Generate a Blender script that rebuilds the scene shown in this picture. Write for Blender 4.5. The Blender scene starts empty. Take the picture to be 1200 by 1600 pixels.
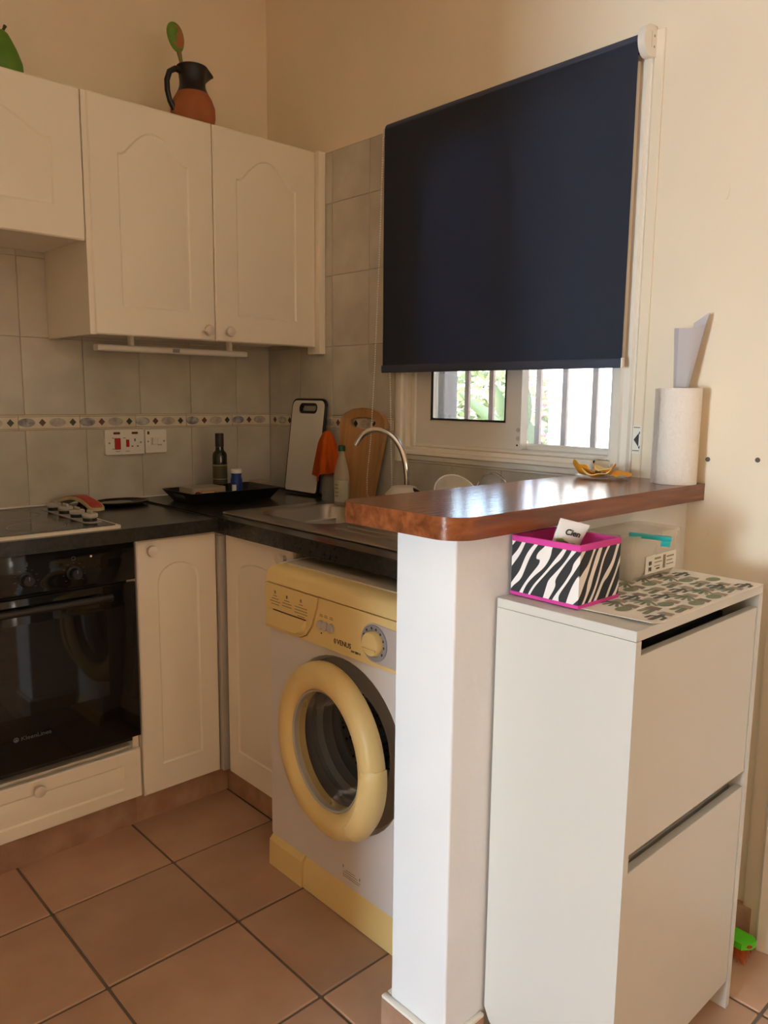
import bpy, bmesh, math, random
from mathutils import Vector, Matrix
random.seed(7)
PI = math.pi
sc = bpy.context.scene
COL = sc.collection

# ------------------------------------------------------------------ camera
cd = bpy.data.cameras.new('camera'); cam = bpy.data.objects.new('camera', cd); COL.objects.link(cam)
cd.sensor_fit = 'VERTICAL'; cd.sensor_height = 36.0; cd.lens = 1222.185 / 1600 * 36.0
cd.clip_start = 0.02; cd.clip_end = 200
cx = Vector((0.73504184, -0.6779438, 0.01028111))
cy = -Vector((-0.09201453, -0.11476438, -0.98912207))
cz = -Vector((0.67174907, 0.72610009, -0.1467373))
cam.matrix_world = Matrix(((cx.x, cy.x, cz.x, 0.0), (cx.y, cy.y, cz.y, 0.0), (cx.z, cy.z, cz.z, 1.3), (0, 0, 0, 1)))
sc.camera = cam

# ------------------------------------------------------------------ world, lights, exposure
w = bpy.data.worlds.new('sky'); sc.world = w; w.use_nodes = True
nt = w.node_tree; nt.nodes.clear()
wo = nt.nodes.new('ShaderNodeOutputWorld'); bg = nt.nodes.new('ShaderNodeBackground'); sk = nt.nodes.new('ShaderNodeTexSky')
sk.sky_type = 'NISHITA'; sk.sun_disc = False; sk.sun_elevation = math.radians(52); sk.sun_rotation = math.radians(-60)
sk.air_density = 1.0; sk.dust_density = 3.0
nt.links.new(sk.outputs[0], bg.inputs[0]); bg.inputs[1].default_value = 2.4; nt.links.new(bg.outputs[0], wo.inputs[0])
sl = bpy.data.lights.new('sun', 'SUN'); so = bpy.data.objects.new('sun', sl); COL.objects.link(so)
sl.energy = 3.2; sl.angle = 0.009; sl.color = (1, .95, .86)
so.rotation_euler = Vector((0.62, 0.25, -0.95)).to_track_quat('-Z', 'Y').to_euler()
def daylight(name, loc, d, sx, sy, energy, col):      # area lamp standing in for daylight at an opening of the room
    l = bpy.data.lights.new(name, 'AREA'); l.shape = 'RECTANGLE'; l.size = sx; l.size_y = sy; l.energy = energy; l.color = col
    o = bpy.data.objects.new(name, l); COL.objects.link(o); o.location = loc
    o.rotation_euler = Vector(d).to_track_quat('-Z', 'Z').to_euler(); return o
daylight('patio_daylight', (-2.80, 0.55, 1.07), (1, 0, 0), .54, 2.04, 320, (.66, .86, 1.0))
daylight('front_fill_light', (-0.30, -4.60, 1.50), (0, 1, 0), 2.1, 1.2, 14, (1.0, .83, .58))  # added fill lamp behind the camera, warms the faces turned that way
daylight('side_door_daylight', (1.93, -2.95, 1.05), (-1, 0, 0), .5, 2.0, 12, (.9, .95, 1.0))
pt = daylight('window_portal', (2.06, 1.5, 1.65), (-1, 0, 0), 0.9, 1.1, 1, (1, 1, 1)); pt.data.cycles.is_portal = True
vs = sc.view_settings
vs.view_transform = 'Standard'; vs.look = 'None'; vs.gamma = 1.0; vs.use_curve_mapping = False; vs.exposure = 0.32
cy_ = sc.cycles; cy_.max_bounces = 10; cy_.diffuse_bounces = 8; cy_.glossy_bounces = 3; cy_.transmission_bounces = 4; cy_.caustics_reflective = False; cy_.caustics_refractive = False; cy_.use_adaptive_sampling = True; cy_.adaptive_threshold = .02

# ------------------------------------------------------------------ materials
MATS = {}
def M(name, col, rough=.5, metal=0., col2=None, vs_=6., bump=0., bs=80., spec=.5, coat=0., trans=0., alpha=1., rnd=0., stretch=None, ior=1.45, emit=None, detail=4., contrast=(.35, .65)):
    if name in MATS: return MATS[name]
    m = bpy.data.materials.new(name); m.use_nodes = True; n = m.node_tree.nodes; L = m.node_tree.links
    p = n['Principled BSDF']; c = (*col, 1)
    p.inputs['Base Color'].default_value = c; p.inputs['Roughness'].default_value = rough; p.inputs['Metallic'].default_value = metal
    p.inputs['Specular IOR Level'].default_value = spec; p.inputs['Coat Weight'].default_value = coat; p.inputs['Coat Roughness'].default_value = .08
    p.inputs['Transmission Weight'].default_value = trans; p.inputs['Alpha'].default_value = alpha; p.inputs['IOR'].default_value = ior
    tc = n.new('ShaderNodeTexCoord'); vec = tc.outputs['Object']
    if stretch:
        mp = n.new('ShaderNodeMapping'); mp.inputs['Scale'].default_value = stretch; L.new(vec, mp.inputs[0]); vec = mp.outputs[0]
    out = None
    if rnd or col2:
        oi = n.new('ShaderNodeObjectInfo')
        ad = n.new('ShaderNodeVectorMath'); ad.operation = 'MULTIPLY_ADD'
        ad.inputs[1].default_value = (1, 1, 1)
        cb = n.new('ShaderNodeCombineXYZ')
        for i in range(3): L.new(oi.outputs['Random'], cb.inputs[i])
        sc_ = n.new('ShaderNodeVectorMath'); sc_.operation = 'SCALE'; sc_.inputs['Scale'].default_value = 37. if rnd else 0.
        L.new(cb.outputs[0], sc_.inputs[0]); L.new(vec, ad.inputs[0]); L.new(sc_.outputs[0], ad.inputs[2]); vec = ad.outputs[0]
    if col2:
        nz = n.new('ShaderNodeTexNoise'); nz.inputs['Scale'].default_value = vs_; nz.inputs['Detail'].default_value = detail; L.new(vec, nz.inputs['Vector'])
        rp = n.new('ShaderNodeValToRGB'); rp.color_ramp.elements[0].position = contrast[0]; rp.color_ramp.elements[1].position = contrast[1]
        rp.color_ramp.elements[0].color = c; rp.color_ramp.elements[1].color = (*col2, 1)
        L.new(nz.outputs['Fac'], rp.inputs[0]); out = rp.outputs[0]
    if rnd:
        hs = n.new('ShaderNodeHueSaturation'); mr = n.new('ShaderNodeMapRange'); mr.inputs['To Min'].default_value = 1 - rnd; mr.inputs['To Max'].default_value = 1 + rnd
        L.new(oi.outputs['Random'], mr.inputs['Value']); L.new(mr.outputs[0], hs.inputs['Value'])
        if out: L.new(out, hs.inputs['Color'])
        else: hs.inputs['Color'].default_value = c
        out = hs.outputs[0]
    if out: L.new(out, p.inputs['Base Color'])
    if bump:
        nb = n.new('ShaderNodeTexNoise'); nb.inputs['Scale'].default_value = bs; nb.inputs['Detail'].default_value = 3.; L.new(vec, nb.inputs['Vector'])
        bp = n.new('ShaderNodeBump'); bp.inputs['Strength'].default_value = bump; bp.inputs['Distance'].default_value = .01
        L.new(nb.outputs['Fac'], bp.inputs['Height']); L.new(bp.outputs[0], p.inputs['Normal'])
    if emit:
        p.inputs['Emission Color'].default_value = (*emit, 1); p.inputs['Emission Strength'].default_value = 1
    MATS[name] = m; return m

WALL = M('cream_plaster', (.80, .70, .54), .85, col2=(.83, .735, .58), vs_=1.5, bump=.25, bs=9)
CEIL = M('white_ceiling', (.82, .78, .70), .9)
PLAST = M('white_plaster', (.68, .69, .69), .8, col2=(.72, .73, .73), vs_=3, bump=.25, bs=14)
GROUT = M('grey_grout', (.17, .125, .09), .9)
WGROUT = M('pale_grout', (.46, .42, .355), .9)
FTILE = M('terracotta_tile', (.43, .255, .16), .42, col2=(.54, .34, .225), vs_=5, rnd=.10, bump=.08, bs=30, contrast=(.3, .7))
SKIRT = M('terracotta_skirting', (.34, .185, .115), .5, col2=(.45, .28, .19), vs_=14, rnd=.08)
WTILE = M('marbled_white_tile', (.49, .455, .38), .18, col2=(.61, .58, .50), vs_=7, rnd=.03, contrast=(.35, .7))
BORD = M('border_tile_cream', (.66, .59, .46), .22, col2=(.72, .66, .54), vs_=20, rnd=.03)
BLINE = M('border_line', (.30, .24, .16), .4)
MED1 = M('medallion_blue_grey', (.19, .185, .20), .25, col2=(.55, .54, .52), vs_=45, rnd=.05)
MED2 = M('medallion_beige_grey', (.36, .32, .28), .25, col2=(.55, .50, .43), vs_=50, rnd=.05)
DIA1 = M('diamond_brown', (.13, .07, .05), .25)
DIA2 = M('diamond_green', (.06, .07, .05), .25)
CAB = M('ivory_foil', (.83, .76, .64), .36, bump=.03, bs=200)
CABIN = M('carcass_board', (.66, .60, .48), .5)
KNOB = M('knob_ceramic', (.70, .60, .51), .3)
GREYP = M('grey_filler', (.46, .43, .38), .5)
WTOP = M('black_laminate', (.020, .019, .018), .22, col2=(.035, .032, .029), vs_=90, spec=.5)
STEEL = M('brushed_steel', (.44, .41, .36), .28, 1., stretch=(30, 3, 3), bump=.04, bs=40)
CHROME = M('chrome', (.80, .79, .77), .08, 1.)
BLACKG = M('black_oven_glass', (.006, .006, .006), .05, spec=.5)
BLACKP = M('black_plastic', (.014, .013, .012), .35)
HOBG = M('black_hob_glass', (.02, .02, .02), .12)
HOBF = M('cream_enamel', (.72, .64, .50), .35)
WASHW = M('washer_white_enamel', (.74, .71, .69), .32)
WASHY = M('yellowed_plastic', (.80, .60, .25), .38, col2=(.82, .64, .29), vs_=3)
WASHT = M('washer_top_laminate', (.62, .54, .42), .4)
GREYD = M('grey_plastic', (.30, .29, .30), .4)
LILAC = M('pale_grey_plastic', (.52, .47, .45), .4)
RUBBER = M('grey_rubber', (.30, .30, .30), .55)
INK = M('dark_ink', (.05, .04, .035), .6)
INKL = M('faint_ink', (.30, .22, .13), .6)
PVC = M('white_aluminium', (.76, .74, .68), .35)
PVCF = M('white_painted_timber', (.78, .74, .65), .45, bump=.05, bs=20)
IRON = M('iron_bar_brown', (.24, .18, .165), .6)
NAVY = M('navy_blind_fabric', (.052, .063, .098), .85, bump=.08, bs=700)
BWHITE = M('white_plastic', (.80, .77, .70), .35)
ROLL = M('kitchen_paper', (.78, .73, .66), .9, bump=.35, bs=90)
PAPER = M('lilac_white_paper', (.74, .72, .76), .8)
SHOEW = M('white_lacquer_board', (.56, .545, .495), .4)
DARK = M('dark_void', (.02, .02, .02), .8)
MAG = M('magenta_fabric', (.62, .045, .30), .7, bump=.1, bs=300)
TEAL = M('teal_plastic', (.01, .33, .33), .3)
MATW = M('mat_cream', (.80, .75, .66), .55)
LEAFG = M('leaf_green', (.022, .050, .007), .45, col2=(.038, .078, .012), vs_=5)
BUSHG = M('bush_green', (.10, .15, .045), .6, rnd=.1, col2=(.20, .22, .085), vs_=3)
ORANGE = M('orange_microfibre', (.85, .17, .015), .9, bump=.3, bs=160)
PEEL = M('orange_peel', (.80, .33, .02), .5, col2=(.86, .42, .04), vs_=40, bump=.15, bs=220)
PITH = M('orange_pith', (.84, .66, .34), .8, col2=(.80, .55, .2), vs_=30)
TERRA = M('terracotta_clay', (.33, .10, .035), .7, col2=(.38, .13, .05), vs_=14)
JUGB = M('black_glaze', (.012, .010, .012), .4)
GREENW = M('green_painted_wood', (.09, .22, .02), .5, col2=(.14, .27, .03), vs_=16)
PLY = M('bamboo_board', (.42, .22, .085), .5, col2=(.50, .28, .11), vs_=4, stretch=(1, 14, 1))
BOARDW = M('white_board_plastic', (.74, .71, .64), .45)
GLASSM = M('clear_plastic', (.85, .87, .84), .12, alpha=.22)
CLEARD = M('clear_container_plastic', (.80, .74, .64), .15, alpha=.35)
LABELW = M('label_white', (.80, .79, .72), .5)
REDP = M('red_plastic', (.50, .02, .02), .35)
REDD = M('dark_red_neon', (.12, .01, .01), .3)
BLUEP = M('blue_plastic', (.012, .04, .22), .35)
OLIVE = M('dark_olive_glass', (.014, .017, .007), .1, spec=.6)
GOLDL = M('bottle_label_dark', (.06, .055, .03), .4)
GOLD = M('gold_line', (.42, .36, .18), .4)

def glass_mat(name, tint, ior=1.45, k_=1.):
    m = bpy.data.materials.new(name); m.use_nodes = True; n = m.node_tree.nodes; L = m.node_tree.links; n.clear()
    o = n.new('ShaderNodeOutputMaterial'); mx = n.new('ShaderNodeMixShader'); t = n.new('ShaderNodeBsdfTransparent'); g = n.new('ShaderNodeBsdfGlossy')
    fr = n.new('ShaderNodeFresnel'); fr.inputs[0].default_value = ior
    t.inputs[0].default_value = (*tint, 1); g.inputs['Roughness'].default_value = .03
    mu = n.new('ShaderNodeMath'); mu.operation = 'MULTIPLY'; mu.inputs[1].default_value = k_; L.new(fr.outputs[0], mu.inputs[0]); L.new(mu.outputs[0], mx.inputs[0]); L.new(t.outputs[0], mx.inputs[1]); L.new(g.outputs[0], mx.inputs[2]); L.new(mx.outputs[0], o.inputs[0]); return m
PANE = glass_mat('window_glass', (.95, .97, .96)); DGLASS = glass_mat('washer_door_glass', (.72, .72, .72), 1.4, .3)
OGLASS = glass_mat('oven_window_glass', (.10, .095, .09))
def screen_mat():
    m = bpy.data.materials.new('insect_screen_mesh'); m.use_nodes = True; n = m.node_tree.nodes; L = m.node_tree.links; n.clear()
    o = n.new('ShaderNodeOutputMaterial'); mx = n.new('ShaderNodeMixShader'); t = n.new('ShaderNodeBsdfTransparent'); d = n.new('ShaderNodeBsdfTranslucent')
    d.inputs[0].default_value = (.75, .75, .72, 1); mx.inputs[0].default_value = .05
    L.new(t.outputs[0], mx.inputs[1]); L.new(d.outputs[0], mx.inputs[2]); L.new(mx.outputs[0], o.inputs[0]); return m
SCREEN = screen_mat()
def wood_mat():
    m = bpy.data.materials.new('varnished_pine'); m.use_nodes = True; n = m.node_tree.nodes; L = m.node_tree.links; p = n['Principled BSDF']
    tc = n.new('ShaderNodeTexCoord'); mp = n.new('ShaderNodeMapping'); mp.inputs['Scale'].default_value = (1.2, 14, 14); L.new(tc.outputs['Object'], mp.inputs[0])
    nz = n.new('ShaderNodeTexNoise'); nz.inputs['Scale'].default_value = 3.; nz.inputs['Detail'].default_value = 6.; nz.inputs['Distortion'].default_value = .6; L.new(mp.outputs[0], nz.inputs['Vector'])
    rp = n.new('ShaderNodeValToRGB'); e = rp.color_ramp.elements; e[0].position = .3; e[0].color = (.115, .033, .010, 1); e[1].position = .7; e[1].color = (.29, .088, .028, 1)
    L.new(nz.outputs['Fac'], rp.inputs[0])
    vo = n.new('ShaderNodeTexVoronoi'); vo.inputs['Scale'].default_value = 4.; mp2 = n.new('ShaderNodeMapping'); mp2.inputs['Scale'].default_value = (1, 1.6, 1.6); L.new(tc.outputs['Object'], mp2.inputs[0]); L.new(mp2.outputs[0], vo.inputs['Vector'])
    r2 = n.new('ShaderNodeValToRGB'); r2.color_ramp.elements[0].position = .05; r2.color_ramp.elements[1].position = .13; r2.color_ramp.elements[0].color = (.25, .2, .18, 1); r2.color_ramp.elements[1].color = (1, 1, 1, 1)
    L.new(vo.outputs['Distance'], r2.inputs[0])
    mx = n.new('ShaderNodeMixRGB'); mx.blend_type = 'MULTIPLY'; mx.inputs[0].default_value = 1; L.new(rp.outputs[0], mx.inputs[1]); L.new(r2.outputs[0], mx.inputs[2])
    L.new(mx.outputs[0], p.inputs['Base Color']); p.inputs['Roughness'].default_value = .20; p.inputs['Coat Weight'].default_value = .0; p.inputs['Specular IOR Level'].default_value = .38
    mb = n.new('ShaderNodeMapping'); mb.inputs['Scale'].default_value = (1, 7, 7); L.new(tc.outputs['Object'], mb.inputs[0])
    n2 = n.new('ShaderNodeTexNoise'); n2.inputs['Scale'].default_value = 14.; L.new(mb.outputs[0], n2.inputs['Vector'])
    bp = n.new('ShaderNodeBump'); bp.inputs['Strength'].default_value = .12; bp.inputs['Distance'].default_value = .004; L.new(n2.outputs['Fac'], bp.inputs['Height'])
    L.new(bp.outputs[0], p.inputs['Normal']); L.new(bp.outputs[0], p.inputs['Coat Normal']); return m
WOOD = wood_mat()
def zebra_mat():
    m = bpy.data.materials.new('zebra_print'); m.use_nodes = True; n = m.node_tree.nodes; L = m.node_tree.links; p = n['Principled BSDF']; p.inputs['Roughness'].default_value = .7
    tc = n.new('ShaderNodeTexCoord'); s = n.new('ShaderNodeSeparateXYZ'); L.new(tc.outputs['Object'], s.inputs[0])
    su = n.new('ShaderNodeMath'); su.operation = 'SUBTRACT'; L.new(s.outputs[0], su.inputs[0]); L.new(s.outputs[1], su.inputs[1])
    a = n.new('ShaderNodeMath'); a.operation = 'MULTIPLY'; a.inputs[1].default_value = 1.0; L.new(su.outputs[0], a.inputs[0])
    b = n.new('ShaderNodeMath'); b.operation = 'MULTIPLY_ADD'; b.inputs[1].default_value = -.62; L.new(s.outputs[2], b.inputs[0]); L.new(a.outputs[0], b.inputs[2])
    c = n.new('ShaderNodeMath'); c.operation = 'MULTIPLY_ADD'; c.inputs[1].default_value = .45; L.new(s.outputs[2], c.inputs[0]); L.new(su.outputs[0], c.inputs[2])
    cv = n.new('ShaderNodeCombineXYZ'); L.new(b.outputs[0], cv.inputs[0]); 
    c2 = n.new('ShaderNodeMath'); c2.operation = 'MULTIPLY'; c2.inputs[1].default_value = .35; L.new(s.outputs[2], c2.inputs[0]); L.new(c2.outputs[0], cv.inputs[1])
    wv = n.new('ShaderNodeTexWave'); wv.wave_type = 'BANDS'; wv.bands_direction = 'X'; wv.inputs['Scale'].default_value = 12.; wv.inputs['Distortion'].default_value = 7.5
    wv.inputs['Detail'].default_value = 1.; wv.inputs['Detail Scale'].default_value = 2.2; L.new(cv.outputs[0], wv.inputs['Vector'])
    rp = n.new('ShaderNodeValToRGB'); rp.color_ramp.interpolation = 'LINEAR'; e = rp.color_ramp.elements; e[0].position = .62; e[0].color = (.018, .018, .02, 1); e[1].position = .66; e[1].color = (.78, .74, .70, 1)
    L.new(wv.outputs['Fac'], rp.inputs[0]); L.new(rp.outputs[0], p.inputs['Base Color']); return m
ZEBRA = zebra_mat()
def drum_mat():
    m = bpy.data.materials.new('perforated_drum_steel'); m.use_nodes = True; n = m.node_tree.nodes; L = m.node_tree.links; p = n['Principled BSDF']
    p.inputs['Metallic'].default_value = 1; p.inputs['Roughness'].default_value = .4
    tc = n.new('ShaderNodeTexCoord'); vo = n.new('ShaderNodeTexVoronoi'); vo.inputs['Scale'].default_value = 70; vo.inputs['Randomness'].default_value = .0; L.new(tc.outputs['Object'], vo.inputs['Vector'])
    rp = n.new('ShaderNodeValToRGB'); e = rp.color_ramp.elements; e[0].position = .25; e[0].color = (.02, .02, .02, 1); e[1].position = .33; e[1].color = (.4, .39, .37, 1)
    L.new(vo.outputs['Distance'], rp.inputs[0]); L.new(rp.outputs[0], p.inputs['Base Color']); return m
DRUM = drum_mat()

# ------------------------------------------------------------------ mesh helpers
OFF = {}
def nb(): return bmesh.new()
def box(bm, x0, x1, y0, y1, z0, z1, bev=0., seg=2):
    t = bmesh.new(); bmesh.ops.create_cube(t, size=1)
    for v in t.verts: v.co = Vector(((x0 + x1) / 2 + v.co.x * (x1 - x0), (y0 + y1) / 2 + v.co.y * (y1 - y0), (z0 + z1) / 2 + v.co.z * (z1 - z0)))
    if bev: bmesh.ops.bevel(t, geom=list(t.edges), offset=bev, segments=seg, affect='EDGES', profile=.5)
    join(bm, t); return bm
def join(bm, t, mat=None):
    if mat is not None: bmesh.ops.transform(t, matrix=mat, verts=t.verts)
    mp = {v: bm.verts.new(v.co) for v in t.verts}
    for f in t.faces:
        try: nf = bm.faces.new([mp[v] for v in f.verts]); nf.material_index = f.material_index
        except ValueError: pass
    t.free()
def frame_of(d):
    d = Vector(d).normalized(); a = Vector((0, 0, 1)) if abs(d.z) < .9 else Vector((1, 0, 0))
    u = d.cross(a).normalized(); return u, d.cross(u).normalized(), d
def lathe(bm, prof, c, axis=(0, 0, 1), seg=28, cap=True):
    u, v, d = frame_of(axis); c = Vector(c); rings = []
    for r, h in prof:
        rings.append([bm.verts.new(c + d * h + (u * math.cos(2 * PI * i / seg) + v * math.sin(2 * PI * i / seg)) * max(r, 1e-5)) for i in range(seg)])
    for a, b in zip(rings, rings[1:]):
        for i in range(seg): bm.faces.new((a[i], a[(i + 1) % seg], b[(i + 1) % seg], b[i]))
    if cap:
        for rg, (r, h) in ((rings[0], prof[0]), (rings[-1], prof[-1])):
            if r > 1e-4: bm.faces.new(rg)
    return bm
def cyl(bm, a, b, r, seg=20, r2=None):
    a = Vector(a); b = Vector(b); return lathe(bm, [(r, 0), (r if r2 is None else r2, (b - a).length)], a, b - a, seg)
def tube(bm, pts, r, seg=8, closed=False, cap=True):
    pts = [Vector(p) for p in pts]; n = len(pts); rs = r if isinstance(r, (list, tuple)) else [r] * n; rings = []; pu = None
    for i, p in enumerate(pts):
        if closed: d = pts[(i + 1) % n] - pts[i - 1]
        else: d = pts[min(i + 1, n - 1)] - pts[max(i - 1, 0)]
        d.normalize()
        if pu is None: u = frame_of(d)[0]
        else:
            u = pu - d * pu.dot(d)
            u = u.normalized() if u.length > 1e-6 else frame_of(d)[0]
        pu = u; v = d.cross(u)
        rings.append([bm.verts.new(p + (u * math.cos(2 * PI * k / seg) + v * math.sin(2 * PI * k / seg)) * rs[i]) for k in range(seg)])
    pr = list(zip(rings, rings[1:])) + ([(rings[-1], rings[0])] if closed else [])
    for a, b in pr:
        for k in range(seg): bm.faces.new((a[k], a[(k + 1) % seg], b[(k + 1) % seg], b[k]))
    if cap and not closed: bm.faces.new(rings[0][::-1]); bm.faces.new(rings[-1])
    return bm
def P3(plane, u, v, d):
    return Vector((u, v, d)) if plane == 'z' else Vector((u, d, v)) if plane == 'y' else Vector((d, u, v))
def prism(bm, pts, plane, d0, d1, bev=0., seg=2, holes=()):
    t = bmesh.new()
    def loops(d): return [[t.verts.new(P3(plane, u, v, d)) for u, v in q] for q in [pts, *holes]]
    A = loops(d0); B = loops(d1)
    for a, b in zip(A, B):
        for i in range(len(a)): t.faces.new((a[i], a[(i + 1) % len(a)], b[(i + 1) % len(a)], b[i]))
    if holes:
        for S in (A, B):
            ed = [t.edges.get((q[i], q[(i + 1) % len(q)])) for q in S for i in range(len(q))]
            bmesh.ops.triangle_fill(t, use_beauty=True, use_dissolve=False, edges=ed)
    else: t.faces.new(A[0][::-1]); t.faces.new(B[0])
    if bev:
        es = [e for e in t.edges if len(e.link_faces) == 2 and e.calc_face_angle(0) > .6]
        bmesh.ops.bevel(t, geom=es, offset=bev, segments=seg, affect='EDGES', profile=.5)
    join(bm, t); return bm
def rrect(u0, u1, v0, v1, r, n=5):
    rr = r if isinstance(r, (list, tuple)) else (r,) * 4; o = []
    for (cu, cv, a0, q) in ((u1 - rr[0], v1 - rr[0], 0, rr[0]), (u0 + rr[1], v1 - rr[1], 90, rr[1]), (u0 + rr[2], v0 + rr[2], 180, rr[2]), (u1 - rr[3], v0 + rr[3], 270, rr[3])):
        for k in range(n + 1):
            a = math.radians(a0 + 90 * k / n); o.append((cu + q * math.cos(a), cv + q * math.sin(a)))
    return o
def ell(cu, cv, a, b, n=24): return [(cu + a * math.cos(2 * PI * i / n), cv + b * math.sin(2 * PI * i / n)) for i in range(n)]
def mesh_of(name, bm, mat, off=None, smooth=True, ang=35):
    bmesh.ops.recalc_face_normals(bm, faces=bm.faces)
    if off is not None and off.length: bmesh.ops.translate(bm, verts=bm.verts, vec=-off)
    me = bpy.data.meshes.new(name); bm.to_mesh(me); bm.free()
    for m in (mat if isinstance(mat, (list, tuple)) else [mat]): me.materials.append(m)
    if smooth:
        me.shade_smooth(); me.set_sharp_from_angle(angle=math.radians(ang))
    return me
def link(name, me, parent=None):
    o = bpy.data.objects.new(name, me); COL.objects.link(o)
    if parent: o.parent = parent; OFF[o] = OFF.get(parent, Vector())
    return o
def part(name, bm, mat, parent, label=None, smooth=True, ang=35, stuff=False):
    o = link(name, mesh_of(name, bm, mat, OFF[parent], smooth, ang), parent)
    if label: o['label'] = label
    if stuff: o['kind'] = 'stuff'
    return o
def tag(o, label, cat, group=None):
    o['label'] = label; o['category'] = cat
    if group: o['group'] = group
    return o
def thing(name, loc, label, cat, group=None):
    o = link(name, None); o.location = loc; OFF[o] = Vector(loc); return tag(o, label, cat, group)
def solo(name, loc, bm, mat, label, cat, group=None, **k):
    o = link(name, mesh_of(name, bm, mat, Vector(loc), **k)); o.location = loc; OFF[o] = Vector(loc); return tag(o, label, cat, group)
def struct(name, bm, mat, smooth=False):
    o = link(name, mesh_of(name, bm, mat, None, smooth)); o['kind'] = 'structure'; OFF[o] = Vector(); return o
def empty_struct(name):
    o = link(name, None); o['kind'] = 'structure'; OFF[o] = Vector(); return o
def text_bm(txt, size, plane, u, v, d, flip=1, ang=0., bold=0., font_sx=1., thick=.0003):
    cu = bpy.data.curves.new('txt', 'FONT'); cu.body = txt; cu.size = size; cu.extrude = thick; cu.offset = bold
    ob = bpy.data.objects.new('txt', cu); COL.objects.link(ob)
    dg = bpy.context.evaluated_depsgraph_get(); me = bpy.data.meshes.new_from_object(ob.evaluated_get(dg))
    bm = bmesh.new(); bm.from_mesh(me); bpy.data.objects.remove(ob); bpy.data.curves.remove(cu); bpy.data.meshes.remove(me)
    ca, sa = math.cos(ang), math.sin(ang)
    for q in bm.verts:
        x, y, z = q.co; x *= font_sx; x, y = x * ca - y * sa, x * sa + y * ca
        q.co = P3(plane, u + flip * x, v + y, d - z)
    return bm

XW, YW = 1.838, 2.675            # window wall, hob wall
X0, Y0, ZC = -2.70, -4.5, 2.90   # rest of the room
TS = .334
# ------------------------------------------------------------------ floor
bm = nb(); box(bm, X0 - .2, XW + .25, Y0 - .2, YW + .25, -.12, -.004)
floor = struct('floor', bm, GROUT)
xs = [.951 + TS * k for k in range(-12, 4)]; ys = [1.2146 + TS * k for k in range(-18, 6)]
tile_me = {}
def tile_obj(parent, name, key, maker, mat, loc):
    if key not in tile_me: tile_me[key] = mesh_of(name, maker(), mat, None)
    o = link(name, tile_me[key], parent); o.location = loc; return o
for x in xs:
    for y in ys:
        a, b = max(x, X0) + .0035, min(x + TS, XW) - .0035; c, e = max(y, Y0) + .0035, min(y + TS, YW) - .0035
        if b - a < .02 or e - c < .02: continue
        k = ('f', round(b - a, 4), round(e - c, 4))
        tile_obj(floor, 'floor_tile', k, lambda: box(nb(), 0, k[1], 0, k[2], -.012, 0, .0025, 1), FTILE, (a, c, random.uniform(-.0005, .0005)))

# ------------------------------------------------------------------ walls
bm = nb(); box(bm, X0 - .2, XW + .24, YW, YW + .2, 0, ZC); wall_back = struct('wall_back', bm, WALL)
WY0, WY1, WZ0, WZ1 = 1.105, 1.875, 1.135, 2.12       # window opening
bm = nb()
box(bm, XW, XW + .24, WY1, YW, 0, ZC); box(bm, XW, XW + .24, -2.68, WY0, 0, ZC); box(bm, XW, XW + .24, Y0, -3.22, 0, ZC); box(bm, XW, XW + .24, -3.22, -2.68, 2.10, ZC); box(bm, XW, XW + .24, WY0, WY1, 0, WZ0); box(bm, XW, XW + .24, WY0, WY1, WZ1, ZC)
wall_right = struct('wall_right', bm, WALL)
FX0, FX1, FZ0, FZ1 = -1.40, .80, .85, 2.12              # unseen front window opening, added to let in fill light
bm = nb(); box(bm, X0 - .2, FX0, Y0 - .2, Y0, 0, ZC); box(bm, FX1, XW + .24, Y0 - .2, Y0, 0, ZC); box(bm, FX0, FX1, Y0 - .2, Y0, 0, FZ0); box(bm, FX0, FX1, Y0 - .2, Y0, FZ1, ZC); struct('wall_front', bm, WALL)
PY0, PY1, PZ = .25, .85, 2.15                       # patio opening
bm = nb(); box(bm, X0 - .2, X0, Y0, PY0, 0, ZC); box(bm, X0 - .2, X0, PY1, YW, 0, ZC); box(bm, X0 - .2, X0, PY0, PY1, PZ, ZC); struct('wall_left', bm, WALL)
bm = nb(); box(bm, -.50, -.38, .95, YW, 0, ZC); struct('wall_light_blocker', bm, WALL)  # unseen wall, placed and sized to shade the washing machine from patio light
bm = nb(); box(bm, X0 - .2, XW + .24, Y0 - .2, YW + .2, ZC, ZC + .15); struct('ceiling', bm, CEIL)
# patio door frame
pd = empty_struct('door_2')
bm = nb(); box(bm, X0 - .12, X0 - .05, PY0, PY0 + .06, 0, PZ, .004); part('jamb', bm, PVC, pd)
bm = nb(); box(bm, X0 - .12, X0 - .05, PY1 - .06, PY1, 0, PZ, .004); part('jamb', bm, PVC, pd)
bm = nb(); box(bm, X0 - .12, X0 - .05, PY0 + .06, PY1 - .06, PZ - .06, PZ, .004); part('head', bm, PVC, pd)
fw = empty_struct('window_fill')  # frame of the added front opening
for (x0, x1, z0, z1) in ((FX0, FX0 + .05, FZ0, FZ1), (FX1 - .05, FX1, FZ0, FZ1), (FX0 + .05, FX1 - .05, FZ0, FZ0 + .05), (FX0 + .05, FX1 - .05, FZ1 - .05, FZ1), (-.33, -.27, FZ0 + .05, FZ1 - .05)):
    bm = nb(); box(bm, x0, x1, Y0 - .08, Y0 - .03, z0, z1, .003); part('frame', bm, PVC, fw)
gd = empty_struct('door_3')
for (y0, y1, z0, z1) in ((-3.22, -3.17, 0, 2.10), (-2.73, -2.68, 0, 2.10), (-3.17, -2.73, 2.05, 2.10)):
    bm = nb(); box(bm, XW + .03, XW + .08, y0, y1, z0, z1, .003); part('frame', bm, PVC, gd)
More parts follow.
